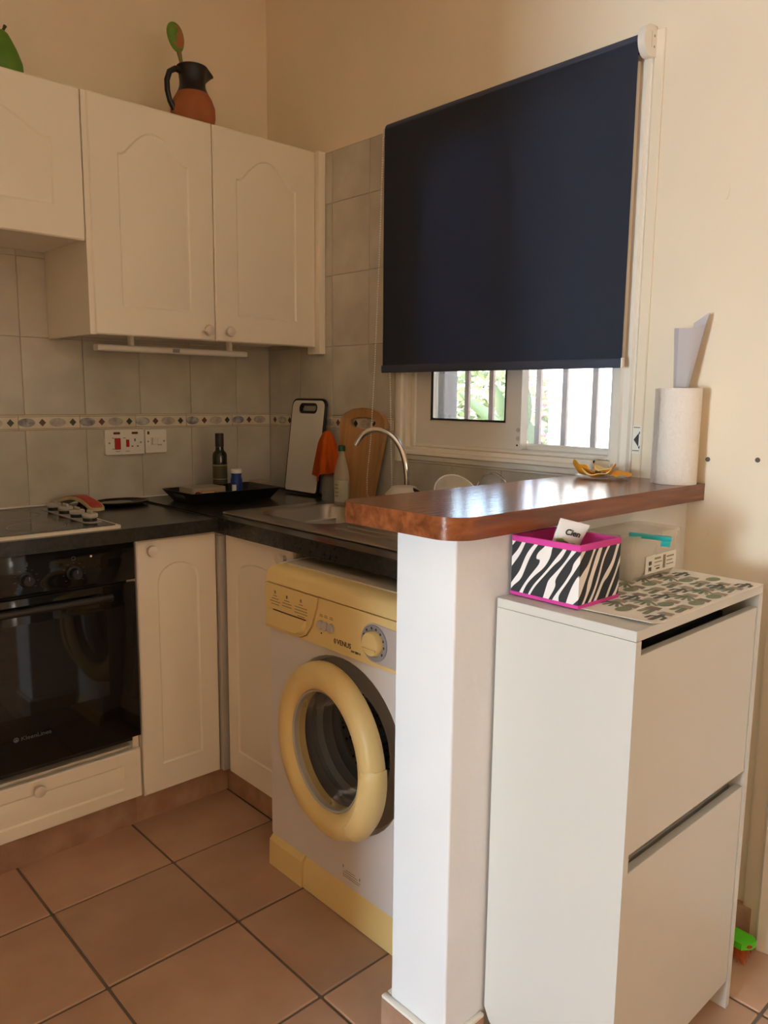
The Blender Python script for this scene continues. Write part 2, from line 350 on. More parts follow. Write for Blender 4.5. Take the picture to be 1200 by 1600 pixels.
# half wall of the breakfast bar
HX, HY0, HY1, HZ = .995, .891, 1.040, 1.060
bm = nb(); prism(bm, rrect(HX, XW, HY0, HY1, (.001, .005, .005, .001), 4), 'z', 0, HZ)
half = struct('wall_half', bm, PLAST, True)
sk_ = empty_struct('baseboard_half')
def skirt_piece(parent, x0, x1, y0, y1, h): 
    bm = nb(); box(bm, x0, x1, y0, y1, 0, h - .008, .002); part('skirting_tile', bm, SKIRT, parent)
    bm = nb(); box(bm, x0, x1, y0, y1, h - .008, h, .003); part('grout_cap', bm, PVCF, parent)
skirt_piece(sk_, HX - .014, HX, HY0 + .002, HY1 + .014, .088)
skirt_piece(sk_, HX + .01, 1.100, HY0 - .012, HY0, .088)
skirt_piece(sk_, HX + .002, 1.16, HY1, HY1 + .014, .088)
# wall tiles: 0.20 x 0.25 field tiles with a patterned border row
BZ0, BZ1 = 1.177, 1.226
def wtile(parent, plane, a, b, z0, z1):
    if b - a < .008 or z1 - z0 < .008: return
    k = (plane, round(b - a - .002, 4), round(z1 - z0 - .002, 4))
    if plane == 'y':
        tile_obj(parent, 'wall_tile', k, lambda: box(nb(), 0, k[1], -.006, 0, 0, k[2], .0012, 1), WTILE, (a + .001, YW, z0 + .001))
    else:
        tile_obj(parent, 'wall_tile', k, lambda: box(nb(), -.006, 0, 0, k[1], 0, k[2], .0012, 1), WTILE, (XW, a + .001, z0 + .001))
def btile(parent, plane, a, b, phase):
    k = ('b' + plane, round(b - a - .002, 4))
    sgn = 1
    if plane == 'y': o = tile_obj(parent, 'border_tile', k, lambda: box(nb(), 0, k[1], -.007, 0, 0, BZ1 - BZ0 - .002, .001, 1), BORD, (a + .001, YW, BZ0 + .001))
    else: o = tile_obj(parent, 'border_tile', k, lambda: box(nb(), -.007, 0, 0, k[1], 0, BZ1 - BZ0 - .002, .001, 1), BORD, (XW, a + .001, BZ0 + .001))
    d = -.0078
    def deco(nm, key, pts, mat, u, v):
        if key not in tile_me: tile_me[key] = mesh_of(nm, prism(nb(), pts, plane, d, -.006), mat, None, False)
        q = link(nm, tile_me[key], o); q.location = (u, 0, v) if plane == 'y' else (0, u, v)
    h = (BZ1 - BZ0) / 2 - .001
    i = math.ceil((a - phase) / .05)
    while phase + i * .05 < b - .001:
        u = phase + i * .05 - a
        if .010 < u < b - a - .010:
            if i % 2 == 0: deco('medallion', ('med', plane, i % 4), ell(0, 0, .027, .0145, 20), MED1 if i % 4 == 0 else MED2, u, h)
            else: deco('diamond', ('dia', plane, i % 4), [(-.0115, 0), (0, -.0125), (.0115, 0), (0, .0125)], DIA1 if i % 4 == 1 else DIA2, u, h)
        i += 1
    for v in (.004, 2 * h - .004):
        kk = ('ln', plane, round(b - a, 4))
        if kk not in tile_me: tile_me[kk] = mesh_of('border_line', prism(nb(), [(0.001, -.0009), (b - a - .003, -.0009), (b - a - .003, .0009), (.001, .0009)], plane, d, -.006), BLINE, None, False)
        q = link('border_line', tile_me[kk], o); q.location = (0, 0, v)
bm = nb(); box(bm, -.38, XW, YW - .003, YW, .86, 2.15); part('tile_bed', bm, WGROUT, wall_back)
bm = nb(); box(bm, XW - .003, XW, 1.93, YW - .003, .86, 2.152); box(bm, XW - .003, XW, HY1, 1.93, .86, 1.085); part('tile_bed', bm, WGROUT, wall_right)
rows = [(.927, BZ0), (BZ1, 1.476), (1.476, 1.726), (1.726, 1.976), (1.976, 2.150)]
x = .676 - .2 * 5
while x < XW - .01:
    a, b = max(x, -.38), min(x + .2, XW - .007)
    for (z0, z1) in rows:
        wtile(wall_back, 'y', a, b, z0, z1)
    x += .2
x = .655 - .2 * 5
while x < XW - .01:
    btile(wall_back, 'y', max(x, -.38), min(x + .2, XW - .007), .88); x += .2
y = YW - .007
while y > HY1 + .01:
    a, b = max(y - .2, HY1), y
    if b > 1.935:
        a2 = max(a, 1.932)
        for (z0, z1) in rows: wtile(wall_right, 'x', a2, b, z0, z1)
        btile(wall_right, 'x', a2, b, YW - .0945)
    if a < 1.93:
        wtile(wall_right, 'x', a, min(b, 1.932), .927, 1.084)
    y -= .2
# plugs and filled patches in the plaster
for (y, z, r) in ((.848, 1.158, .008), (.732, 1.164, .008)):
    bm = nb(); lathe(bm, [(r * .75, -.001), (r * .7, .0015), (r * .3, .0022), (0, .0022)], (XW, y, z), (-1, 0, 0), 16, False); part('wall_plug', bm, M('plug_grey', (.13, .10, .08), .8), wall_right)
for (y, z, s) in ((.848, 1.768, .016), (.838, .985, .012)):
    bm = nb(); prism(bm, [(y + s * .45 * math.cos(t) * (1 + .2 * math.sin(3 * t)), z + s * math.sin(t)) for t in [2 * PI * i / 14 for i in range(14)]], 'x', XW - .0022, XW + .001, .001); part('filler_patch', bm, WALL, wall_right)
# skirting of the window wall and the door casing beside it
bs = empty_struct('baseboard_right')
for (a, b) in ((.657, .79), (.792, .888)):
    bm = nb(); box(bm, XW - .019, XW, a, b, 0, .09, .002); part('skirting_tile', bm, SKIRT, bs)
tr = empty_struct('trim_1')
bm = nb(); prism(bm, [(XW, .680), (XW - .010, .678), (XW - .014, .672), (XW - .014, .640), (XW, .640)], 'z', 0, 2.08); part('plaster_bead', bm, WALL, tr)
bm = nb(); prism(bm, [(XW, .640), (XW - .022, .640), (XW - .026, .634), (XW - .020, .610), (XW - .026, .600), (XW - .018, .575), (XW, .570)], 'z', 0, 2.08); part('casing', bm, PVCF, tr)
bm = nb(); box(bm, XW - .026, XW, -.30, .570, 2.02, 2.08, .003); part('casing_head', bm, PVCF, tr)
dr = empty_struct('door_1')
bm = nb(); box(bm, XW - .012, XW + .0, -.24, .566, .005, 2.015, .003); part('door_leaf', bm, PVCF, dr)

# ------------------------------------------------------------------ window
win = empty_struct('window_1')
def wbox(nm, y0, y1, z0, z1, x0, x1, mat=PVC, parent=None, bev=.003):
    return part(nm, box(nb(), x0, x1, y0, y1, z0, z1, bev, 1), mat, parent or win)
def step_casing(nm, side):
    # profile across the casing: (distance outward from the opening, how far it stands proud)
    pf = [(0, 0), (0, .010), (.012, .012), (.016, .020), (.026, .022), (.030, .016), (.046, .014), (.050, .006), (.055, .006), (.055, 0)]
    bm = nb()
    if side == 'left': prism(bm, [(XW - h, WY1 + d) for d, h in pf], 'z', WZ0 - .05, WZ1 + .05)
    if side == 'right': prism(bm, [(XW - h, WY0 - d * 1.05) for d, h in pf], 'z', WZ0 - .05, WZ1 + .05)
    if side == 'bottom': prism(bm, [(XW - h, WZ0 - d * .9) for d, h in pf], 'y', WY0 - .0, WY1 + .0)
    if side == 'top': prism(bm, [(XW - h, WZ1 + d * .9) for d, h in pf], 'y', WY0, WY1)
    return part(nm, bm, PVCF, win)
for s in ('left', 'right', 'bottom', 'top'): step_casing('casing', s)
wbox('casing', WY0 - .085, WY0 - .058, WZ0 - .05, WZ1 + .05, XW - .004, XW, WALL)
xi = XW + .012
wbox('frame', WY0, WY0 + .022, WZ0, WZ1, xi, xi + .08); wbox('frame', WY1 - .022, WY1, WZ0, WZ1, xi, xi + .08)
wbox('frame', WY0 + .022, WY1 - .022, WZ0, WZ0 + .012, xi, xi + .08); wbox('frame', WY0 + .022, WY1 - .022, WZ1 - .022, WZ1, xi, xi + .08)
def sash(y0, y1, x0, rails, lab):
    l, r, b, t = rails
    s = part('sash', nb_frame(y0, y1, WZ0 + .012, WZ1 - .022, x0, x0 + .028, l, r, b, t), PVC, win, lab)
    g = nb(); box(g, x0 + .012, x0 + .015, y0 + r - .002, y1 - l + .002, WZ0 + .012 + b - .002, WZ1 - .022 - t + .002); part('pane', g, PANE, s)
    gk = nb_frame(y0 + r - .004, y1 - l + .004, WZ0 + .008 + b, WZ1 - .018 - t, x0 - .0015, x0 + .004, .006, .006, .006, .006); part('gasket', gk, BLACKP if lab.startswith('inner') else PVC, s)
    return s
def nb_frame(y0, y1, z0, z1, x0, x1, l, r, b, t):
    return prism(nb(), [(y0, z0), (y1, z0), (y1, z1), (y0, z1)], 'x', x0, x1, .002, 1, holes=([(y0 + r, z0 + b), (y1 - l, z0 + b), (y1 - l, z1 - t), (y0 + r, z1 - t)],))
s1 = sash(1.418, 1.853, xi + .004, (.075, .062, .082, .05), 'inner sash with a deep bottom rail')
s2 = sash(1.127, 1.470, xi + .042, (.020, .020, .016, .03), 'outer sash with a slim frame')
bm = nb(); box(bm, xi + .074, xi + .0755, 1.127, 1.47, WZ0 + .012, WZ1 - .022); part('insect_screen', bm, SCREEN, win)
for z in (1.180, 1.205):
    bm = nb(); lathe(bm, [(.0065, 0), (.0065, .001), (.0055, .0018), (0, .0018)], (xi + .004, 1.428, z), (-1, 0, 0), 14); part('screw_cap', bm, LILAC, s1)
bm = nb(); lathe(bm, [(.003, 0), (.003, .001), (0, .001)], (xi + .004, 1.430, 1.160), (-1, 0, 0), 10); part('drain_hole', bm, BLACKP, s1)
bm = nb(); prism(bm, [(1.150, 1.128), (1.153, 1.128), (1.154, 1.134), (1.150, 1.136)], 'x', XW - .0125, XW - .009); part('drain_hole', bm, BLACKP, win)
# sill outside, iron bars
wbox('sill', WY0, WY1, WZ0 - .01, WZ0, xi + .08, XW + .30, PVCF)
for y in (1.195, 1.297, 1.402, 1.500, 1.595, 1.691, 1.798):
    wbox('window_bar', y - .009, y + .009, WZ0, WZ1, XW + .205, XW + .215, IRON, bev=0)
wbox('shutter_edge', 1.835, 1.875, WZ0, WZ1, XW + .13, XW + .20, M('shutter_grey', (.24, .25, .27), .5))
# hazard sticker on the casing
bm = nb(); box(bm, XW - .0050, XW - .0038, 1.0225, 1.0465, 1.160, 1.232)
st = part('sticker', bm, LABELW, win, 'white paper sticker with a dark triangle')
def flat(parent, nm, pts, plane, d, mat, th=.0004, label=None): return part(nm, prism(nb(), pts, plane, d - th, d), mat, parent, label, smooth=False)
dS = XW - .0050
def sflat(pts, m=INK): flat(st, 'print', [(u_ - .0300, v_) for u_, v_ in pts], 'x', dS, m)
sflat([(1.0725, 1.196), (1.0585, 1.214), (1.0585, 1.178)]); sflat([(1.0580, 1.217), (1.0560, 1.217), (1.0560, 1.210), (1.0580, 1.212)])
sflat([(1.0590, 1.177), (1.0560, 1.172), (1.0540, 1.182), (1.0560, 1.180)])
for z, y1 in ((1.226, 1.074), (1.167, 1.075)): sflat([(1.056, z), (y1, z), (y1, z + .0025), (1.056, z + .0025)], INKL)

# ------------------------------------------------------------------ outside
bm = nb(); box(bm, XW + .24, 14, -8, 16, -.25, -.15); struct('ground_outside', bm, M('pale_paving', (.62, .58, .50), .9, col2=(.55, .5, .42), vs_=2))
bm = nb(); box(bm, -14, X0 - .2, -9, 9, -.25, -.02); struct('terrace_outside', bm, M('pale_terrace', (.55, .52, .47), .9, col2=(.48, .44, .38), vs_=2))
bm = nb(); box(bm, 4.6, 4.8, -2.5, 3.28, -.2, 3.2); struct('wall_garden', bm, M('white_render', (.82, .81, .77), .9, bump=.2, bs=12))
bm = nb(); box(bm, -7, 7, -6.4, -6.2, -.25, 5.5); struct('wall_sky_blocker', bm, M('ochre_render', (.55, .42, .27), .9))  # unseen wall, added to hold back sky and bounce warm light indoors
bm = nb(); box(bm, 4.2, 4.4, -7, -1.6, -.25, 4.0); struct('wall_side', bm, MATS['ochre_render'])
def leaf_mesh(bm, base, tip, wid, up, curl=.15, n=9):
    base = Vector(base); tip = Vector(tip); d = tip - base; s = d.cross(Vector(up)).normalized(); nrm = s.cross(d).normalized(); rows_ = []
    for i in range(n + 1):
        t = i / n; wv = wid * (math.sin(PI * min(1, t * .96 + .04)) ** .75) * (1 - .25 * t); c = base + d * t + nrm * (-curl * d.length * t * t)
        rows_.append([bm.verts.new(c - s * wv + nrm * wv * .25), bm.verts.new(c), bm.verts.new(c + s * wv + nrm * wv * .25)])
    for a, b in zip(rows_, rows_[1:]):
        for k in range(2): bm.faces.new((a[k], a[k + 1], b[k + 1], b[k]))
    return bm
pl = thing('strelitzia_plant', (3.05, 2.45, -.15), 'broad-leaved green plant growing outside the barred window', 'plant')
VD = (.74, .66, -.05)
for (b, t, wd, upv, cu) in ((Vector((3.000, 2.393, 1.143)), Vector((3.100, 2.787, 1.326)), .034, (.74, .60, .25), .02), (Vector((2.950, 2.307, 1.135)), Vector((3.000, 2.499, 1.409)), .036, VD, -.10),
                        (Vector((2.800, 2.037, 1.070)), Vector((2.850, 2.190, 1.246)), .026, VD, .0), (Vector((2.820, 2.129, 1.168)), Vector((2.900, 2.237, 1.432)), .042, (.74, .66, .2), .04), (Vector((2.700, 1.938, 1.013)), Vector((2.750, 2.096, 1.160)), .008, VD, .02)):
    bm = nb(); leaf_mesh(bm, b, t, wd, upv, cu); lf = part('leaf', bm, LEAFG, pl, smooth=True, ang=80)
    bm = nb(); tube(bm, [b, (b + Vector((3.05, 2.45, .3))) / 2 + Vector((.05, .05, .0)), (3.05, 2.45, -.15)], [.008, .012, .018], 6); part('stalk', bm, LEAFG, pl)
def bush(name, c, r, n, mat, lab, leaf=.06, fl=None, flmat=None):
    t = thing(name, (c[0], c[1], -.15), lab, 'bush'); bm = nb(); rng = random.Random(n)
    def scatter(bm, n, sz):
        for _ in range(n):
            d = Vector((rng.gauss(0, 1), rng.gauss(0, 1), rng.gauss(0, 1))).normalized() * rng.uniform(.6, 1)
            p = Vector(c) + Vector((d.x * r[0], d.y * r[1], d.z * r[2])); a = Vector((rng.gauss(0, 1), rng.gauss(0, 1), rng.gauss(0, 1))).normalized(); b = a.orthogonal().normalized()
            bm.faces.new([bm.verts.new(p + a * sz), bm.verts.new(p + b * sz * .5), bm.verts.new(p - a * sz), bm.verts.new(p - b * sz * .5)])
    scatter(bm, n, leaf); part('foliage', bm, mat, t, smooth=False, stuff=True)
    if fl: bm = nb(); scatter(bm, fl, .035); part('flowers', bm, flmat, t, smooth=False, stuff=True)
    bm = nb()
    for k in range(4): tube(bm, [(c[0], c[1], -.15), (c[0] + .3 * r[0] * math.cos(k * 1.6), c[1] + .3 * r[1] * math.sin(k * 1.6), c[2])], [.03, .012], 6)
    part('stem', bm, IRON, t)
bush('garden_bush', (6.2, 5.4, .95), (.8, 1.2, .95), 2600, BUSHG, 'light green leafy bush seen through the left window pane')
bush('bougainvillea', (4.35, 3.28, 1.25), (.2, .13, .55), 260, BUSHG, 'pink flowering climber outside beside the white garden wall', .03, 330, M('pink_flower', (.75, .22, .30), .7))

# ------------------------------------------------------------------ kitchen units
def panel_door(name, parent, plane, a0, a1, z0, z1, front, style='cathedral', thick=.018, mar=None, label=None):
    w = a1 - a0; t = nb()
    def V(u, v, d): return t.verts.new(P3(plane, u, v, front - d))
    def rect(i, d): return [V(a0 + i, z0 + i, d), V(a1 - i, z0 + i, d), V(a1 - i, z1 - i, d), V(a0 + i, z1 - i, d)]
    mu = mar if mar else min(.085, w * .24); mzb = .085 if style != 'drawer' else .038; mzt = .075 if style != 'drawer' else .038
    if style == 'drawer': mu = .055
    rise = {'cathedral': .075 * min(1, w / .4), 'arch': .055, 'drawer': 0}[style]
    def outline(i):
        u0, u1, b, s = a0 + mu + i, a1 - mu - i, z0 + mzb + i, z1 - mzt - rise - i
        pts = [(u0, b), (u1, b)]
        N = 22; um = (u0 + u1) / 2; hw = (u1 - u0) / 2
        for k in range(N + 1):
            u = u1 - (u1 - u0) * k / N; q = abs(u - um) / hw
            if style == 'cathedral':
                h = 0 if q > .86 else rise * (.5 * (1 + math.cos(PI * q / .86))) ** .5
            elif style == 'arch': h = rise * math.sqrt(max(0, 1 - q * q)) if q < 1 else 0
            else: h = 0
            pts.append((u, s + h))
        return pts
    def loop(i, d): return [V(u, v, d) for u, v in outline(i)]
    def bridge(a, b):
        for k in range(len(a)): t.faces.new((a[k], a[(k + 1) % len(a)], b[(k + 1) % len(a)], b[k]))
    def edges(l): return [t.edges.get((l[k], l[(k + 1) % len(l)])) or t.edges.new((l[k], l[(k + 1) % len(l)])) for k in range(len(l))]
    p0, p1, p2 = rect(0, -thick), rect(0, -.004), rect(.004, 0); bridge(p0, p1); bridge(p1, p2); t.faces.new(p0)
    A, B, C, D = loop(0, 0), loop(.005, -.0035), loop(.009, -.0035), loop(.020, -.0008)
    bridge(A, B); bridge(B, C); bridge(C, D)
    bmesh.ops.triangle_fill(t, use_beauty=True, edges=edges(p2) + edges(A)); bmesh.ops.triangle_fill(t, use_beauty=True, edges=edges(D))
    return part(name, t, CAB, parent, label, ang=28)
def knob(parent, plane, u, z, front):
    ax = (0, -1, 0) if plane == 'y' else (-1, 0, 0)
    bm = nb(); lathe(bm, [(.008, 0), (.0065, .008), (.009, .013), (.0155, .017), (.0165, .021), (.0150, .026), (.010, .028), (0, .0285)], P3(plane, u, z, front), ax, 22); part('knob', bm, KNOB, parent)
def carcass(parent, x0, x1, y0, y1, z0, z1, mat=CABIN): part('carcass', box(nb(), x0, x1, y0, y1, z0, z1, .001, 1), mat, parent)
DF = 2.097
# base units on the hob wall
u = thing('base_cabinet', (1.10, 2.40, 0), 'narrow ivory base cabinet with one arched door right of the oven', 'cabinet')
carcass(u, .972, 1.236, DF + .019, YW - .01, .10, .882); d = panel_door('door', u, 'y', .974, 1.234, .100, .880, DF, 'arch', mar=.062); knob(d, 'y', 1.014, .851, DF)
bm = nb(); box(bm, .966, 1.285, 2.142, 2.155, 0, .10); part('plinth', bm, SKIRT, u)
u = thing('oven_housing', (.667, 2.40, 0), 'ivory oven housing with a wide drawer below the black oven', 'cabinet')
bm = nb(); box(bm, .368, .384, DF + .019, YW - .01, .10, .882); box(bm, .950, .968, DF + .019, YW - .01, .10, .882); box(bm, .384, .950, DF + .03, YW - .01, .250, .262); box(bm, .384, .950, DF + .019, YW - .01, .10, .112); part('carcass', bm, CAB, u, smooth=False)
d = panel_door('drawer', u, 'y', .370, .966, .106, .258, DF, 'drawer'); knob(d, 'y', .667, .234, DF)
bm = nb(); box(bm, .366, .966, 2.142, 2.155, 0, .10); part('plinth', bm, SKIRT, u)
u = thing('base_cabinet', (.07, 2.40, 0), 'wide ivory base cabinet left of the oven', 'cabinet')
carcass(u, -.22, .364, DF + .019, YW - .01, .10, .882); d = panel_door('door', u, 'y', -.22, .362, .10, .880, DF, 'arch'); knob(d, 'y', .30, .851, DF)
bm = nb(); box(bm, -.22, .366, 2.142, 2.155, 0, .10); part('plinth', bm, SKIRT, u)
# sink unit along the window wall
SF = 1.248
u = thing('sink_cabinet', (1.50, 1.90, 0), 'ivory sink cabinet with an arched door beside the washing machine', 'cabinet')
bm = nb(); box(bm, SF + .019, XW - .01, 1.722, 1.735, .10, .882); box(bm, SF + .019, XW - .01, 2.066, 2.08, .10, .882); box(bm, SF + .019, XW - .01, 1.735, 2.066, .10, .115); box(bm, XW - .02, XW - .01, 1.735, 2.066, .115, .882); part('carcass', bm, CABIN, u, smooth=False)
d = panel_door('door', u, 'x', 1.722, 2.066, .102, .880, SF, 'arch', mar=.055); knob(d, 'x', 1.752, .851, SF)
bm = nb(); box(bm, 1.285, 1.298, 1.722, 2.142, 0, .10); part('plinth', bm, SKIRT, u)
bm = nb(); box(bm, 1.237, 1.262, 2.083, 2.112, .10, .880, .002); part('corner_post', bm, GREYP, u)
bm = nb(); box(bm, 1.2365, 1.263, 2.0825, 2.1, .868, .872); part('corner_cap', bm, GREYD, u)
# worktop: L shape with a sink cut-out
wt = thing('worktop', (1.2, 2.4, .886), 'black laminate L-shaped kitchen worktop', 'worktop')
WZT = .925
bm = nb(); prism(bm, [(-.22, 2.072), (1.228, 2.072), (1.228, YW - .008), (-.22, YW - .008)], 'z', .886, WZT, .006, 3); part('slab', bm, WTOP, wt)
bm = nb(); prism(bm, [(1.2285, HY1 + .002), (XW - .008, HY1 + .002), (XW - .008, YW - .008), (1.2285, YW - .008)], 'z', .886, WZT, .006, 3, holes=([(1.36, 1.74), (1.72, 1.74), (1.72, 2.11), (1.36, 2.11)],)); part('slab', bm, WTOP, wt)
bm = nb(); box(bm, 1.226, 1.2305, 2.072, YW - .01, WZT - .001, WZT + .0012); part('joint_strip', bm, BLACKP, wt)
bm = nb(); box(bm, -.22, XW - .012, YW - .0135, YW - .006, WZT, WZT + .006, .002); part('sealant_bead', bm, PVCF, wt)
# sink
sk2 = thing('kitchen_sink', (1.55, 1.7, WZT), 'stainless steel inset sink with drainer under the window', 'sink')
SX0, SX1, SY0, SY1 = 1.292, 1.775, 1.20, 2.165
bm = nb(); prism(bm, rrect(SX0, SX1, SY0, SY1, .02), 'z', WZT, WZT + .005, .002, 2, holes=(rrect(1.37, 1.71, 1.75, 2.10, .07)[::-1],)); part('rim', bm, STEEL, sk2)
bm = nb(); lp = []
for i, (s, z) in enumerate(((0, WZT + .005), (.006, WZT - .004), (.012, WZT - .12), (.03, WZT - .15), (.10, WZT - .155))):
    lp.append([bm.verts.new((a, b, z)) for a, b in rrect(1.37 + s, 1.71 - s, 1.75 + s, 2.10 - s, max(.07 - s * .3, .02))])
for a, b in zip(lp, lp[1:]):
    for k in range(len(a)): bm.faces.new((a[k], a[(k + 1) % len(a)], b[(k + 1) % len(a)], b[k]))
bm.faces.new(lp[-1]); part('bowl', bm, STEEL, sk2)
bm = nb(); lathe(bm, [(.035, 0), (.03, .003), (.012, .001), (0, .001)], (1.54, 1.925, WZT - .1545), (0, 0, 1), 20, False); part('waste', bm, CHROME, sk2)
for k in range(8):
    x = 1.37 + k * .048; bm = nb(); tube(bm, [(x, 1.25, WZT + .0055), (x, 1.68, WZT + .0055)], .004, 6); part('drainer_rib', bm, STEEL, sk2)
tp = thing('tap', (1.742, 1.775, WZT + .005), 'chrome swan-neck kitchen tap behind the sink', 'tap')
bx, by = 1.742, 1.775
bm = nb(); lathe(bm, [(.026, 0), (.026, .006), (.020, .012), (.018, .06), (.020, .066), (.016, .078), (.012, .082), (0, .082)], (bx, by, WZT + .005), (0, 0, 1), 24); part('body', bm, CHROME, tp)
pts = []
base = Vector((bx, by, WZT + .068)); dirv = Vector((-.42, .90, 0)).normalized()
for (r, h) in ((0, 0), (0, .03), (.002, .06), (.008, .10), (.022, .14), (.045, .173), (.075, .193), (.108, .200), (.140, .192), (.165, .172), (.180, .148)): pts.append(base + dirv * r + Vector((0, 0, h)))
fine = []
for i in range(len(pts) - 1):
    p0, p1, p2, p3 = pts[max(i - 1, 0)], pts[i], pts[i + 1], pts[min(i + 2, len(pts) - 1)]
    for k in range(4):
        t = k / 4; fine.append(.5 * ((2 * p1) + (p2 - p0) * t + (2 * p0 - 5 * p1 + 4 * p2 - p3) * t * t + (3 * p1 - p0 - 3 * p2 + p3) * t ** 3))
fine.append(pts[-1]); bm = nb(); tube(bm, fine, .0095, 14); part('spout', bm, CHROME, tp)
bm = nb(); lathe(bm, [(.014, 0), (.016, .006), (.016, .016), (.012, .022), (0, .022)], base - Vector((0, 0, .012)), (0, 0, 1), 18); part('swivel_collar', bm, CHROME, tp)
for s in (-1, 1):
    bm = nb(); cyl(bm, (bx, by, WZT + .05), (bx, by + s * .04, WZT + .055), .008, 12); lathe(bm, [(.012, 0), (.016, .004), (.016, .016), (.010, .022), (0, .022)], (bx, by + s * .04, WZT + .055), (0, s, .1), 14); part('handle', bm, CHROME, tp)

# wall cupboards
WF = 2.325
u = thing('wall_cabinet', (1.385, 2.5, 1.472), 'tall ivory wall cupboard with two arched doors, next to the window wall', 'cabinet')
carcass(u, .966, 1.80, WF + .019, YW - .008, 1.486, 2.152, CAB)
bm = nb(); box(bm, .964, .980, WF + .003, YW - .008, 1.472, 2.152, .001, 1); part('side_panel', bm, CAB, u)
bm = nb(); box(bm, 1.802, XW - .007, WF - .020, WF + .05, 1.450, 2.154, .002); part('end_filler', bm, CAB, u)
d = panel_door('door', u, 'y', .9805, 1.384, 1.474, 2.153, WF, 'cathedral'); knob(d, 'y', 1.351, 1.507, WF)
d = panel_door('door', u, 'y', 1.387, 1.800, 1.474, 2.153, WF, 'cathedral'); knob(d, 'y', 1.430, 1.507, WF)
u = thing('wall_cabinet', (.667, 2.5, 1.735), 'short ivory wall cupboard above the hob with an arched door', 'cabinet')
carcass(u, .37, .963, WF + .019, YW - .008, 1.745, 2.152, CAB); panel_door('door', u, 'y', .372, .961, 1.737, 2.153, WF, 'cathedral')
u = thing('wall_cabinet', (.07, 2.5, 1.472), 'tall ivory wall cupboard with one door left of the hob', 'cabinet')
carcass(u, -.22, .366, WF + .019, YW - .008, 1.472, 2.152, CAB); d = panel_door('door', u, 'y', -.22, .364, 1.474, 2.153, WF, 'cathedral'); knob(d, 'y', .33, 1.507, WF)
u = thing('strip_light', (1.30, 2.45, 1.43), 'slim unlit strip light hanging below the two-door wall cupboard', 'light')
bm = nb(); prism(bm, rrect(2.435, 2.470, 1.432, 1.452, .007), 'x', 1.03, 1.577, .002); part('housing', bm, BWHITE, u)
bm = nb(); box(bm, 1.285, 1.310, 2.4338, 2.4352, 1.436, 1.448); part('switch', bm, GREYD, u)
for x in (1.147, 1.513): bm = nb(); box(bm, x - .006, x + .006, 2.44, 2.465, 1.452, 1.486, .002); part('bracket', bm, BWHITE, u)
for x in (1.04, 1.10, 1.565): bm = nb(); cyl(bm, (x, 2.40, 1.486), (x, 2.40, 1.478), .004, 10); part('screw', bm, GREYD, u)

# ------------------------------------------------------------------ oven
OF = 2.086
ov = thing('built_in_oven', (.667, 2.40, .30), 'black built-in oven with a glass door under the hob', 'oven')
bm = nb(); box(bm, .388, .946, OF + .022, YW - .06, .285, .880); part('body', bm, BLACKP, ov)
bm = nb(); box(bm, .371, .963, OF, OF + .021, .775, .884, .002); fas = part('control_panel', bm, BLACKG, ov)
bm = nb(); box(bm, .371, .963, OF, OF + .021, .304, .768, .002); dor = part('door', bm, BLACKG, ov)
bm = nb(); box(bm, .46, .875, OF - .001, OF + .0, .45, .70); part('window', bm, M('oven_window_dark', (.012, .011, .010), .04), dor)
bm = nb(); tube(bm, [(.455, OF - .036, .742), (.878, OF - .036, .742)], .0105, 14); h = part('handle', bm, BLACKP, dor)
for x in (.475, .858): bm = nb(); cyl(bm, (x, OF + .001, .742), (x, OF - .036, .742), .008, 12); part('handle_post', bm, BLACKP, h)
for x in (.542, .666, .790):
    bm = nb(); lathe(bm, [(.020, 0), (.020, .003), (.016, .006), (.014, .024), (.012, .026), (0, .026)], (x, OF, .817), (0, -1, 0), 24); kn = part('knob', bm, BLACKP, fas)
    bm = nb(); box(bm, x - .0008, x + .0008, OF - .0268, OF - .026, .820, .830); part('pointer', bm, GREYD, kn)
    bm = nb()
    for k in range(9):
        a = math.radians(-40 + 260 * k / 8); c = Vector((x + .029 * math.cos(a), OF - .0004, .817 + .029 * math.sin(a))); t = Vector((math.cos(a), 0, math.sin(a))) * .003
        box(bm, c.x - .0028, c.x + .0028, OF - .0006, OF, c.z - .0006, c.z + .0006)
    part('dial_marks', bm, M('oven_print', (.10, .10, .095), .5), fas)
    bm = nb(); prism(bm, rrect(x - .005, x + .005, .853, .863, .002), 'y', OF - .0006, OF, holes=(rrect(x - .0035, x + .0035, .8545, .8615, .001)[::-1],)); part('icon', bm, M('oven_print', (.10, .10, .095), .5), fas)
bm = nb(); lathe(bm, [(.003, 0), (.003, .001), (0, .001)], (.838, OF, .858), (0, -1, 0), 10); part('indicator_lamp', bm, LILAC, fas)
bm = nb(); prism(bm, ell(.617, .392, .0065, .0065), 'y', OF - .0006, OF, holes=(ell(.617, .392, .0052, .0052)[::-1],)); prism(bm, [(.613, .389), (.621, .389), (.618, .396)], 'y', OF - .0006, OF); part('emblem', bm, M('oven_emblem', (.22, .22, .21), .4), dor)
part('logo_lettering', text_bm('KleenLinea', .016, 'y', .629, .3865, OF - .0004, font_sx=1.12), M('oven_print', (.10, .10, .095), .5), dor, smooth=False)

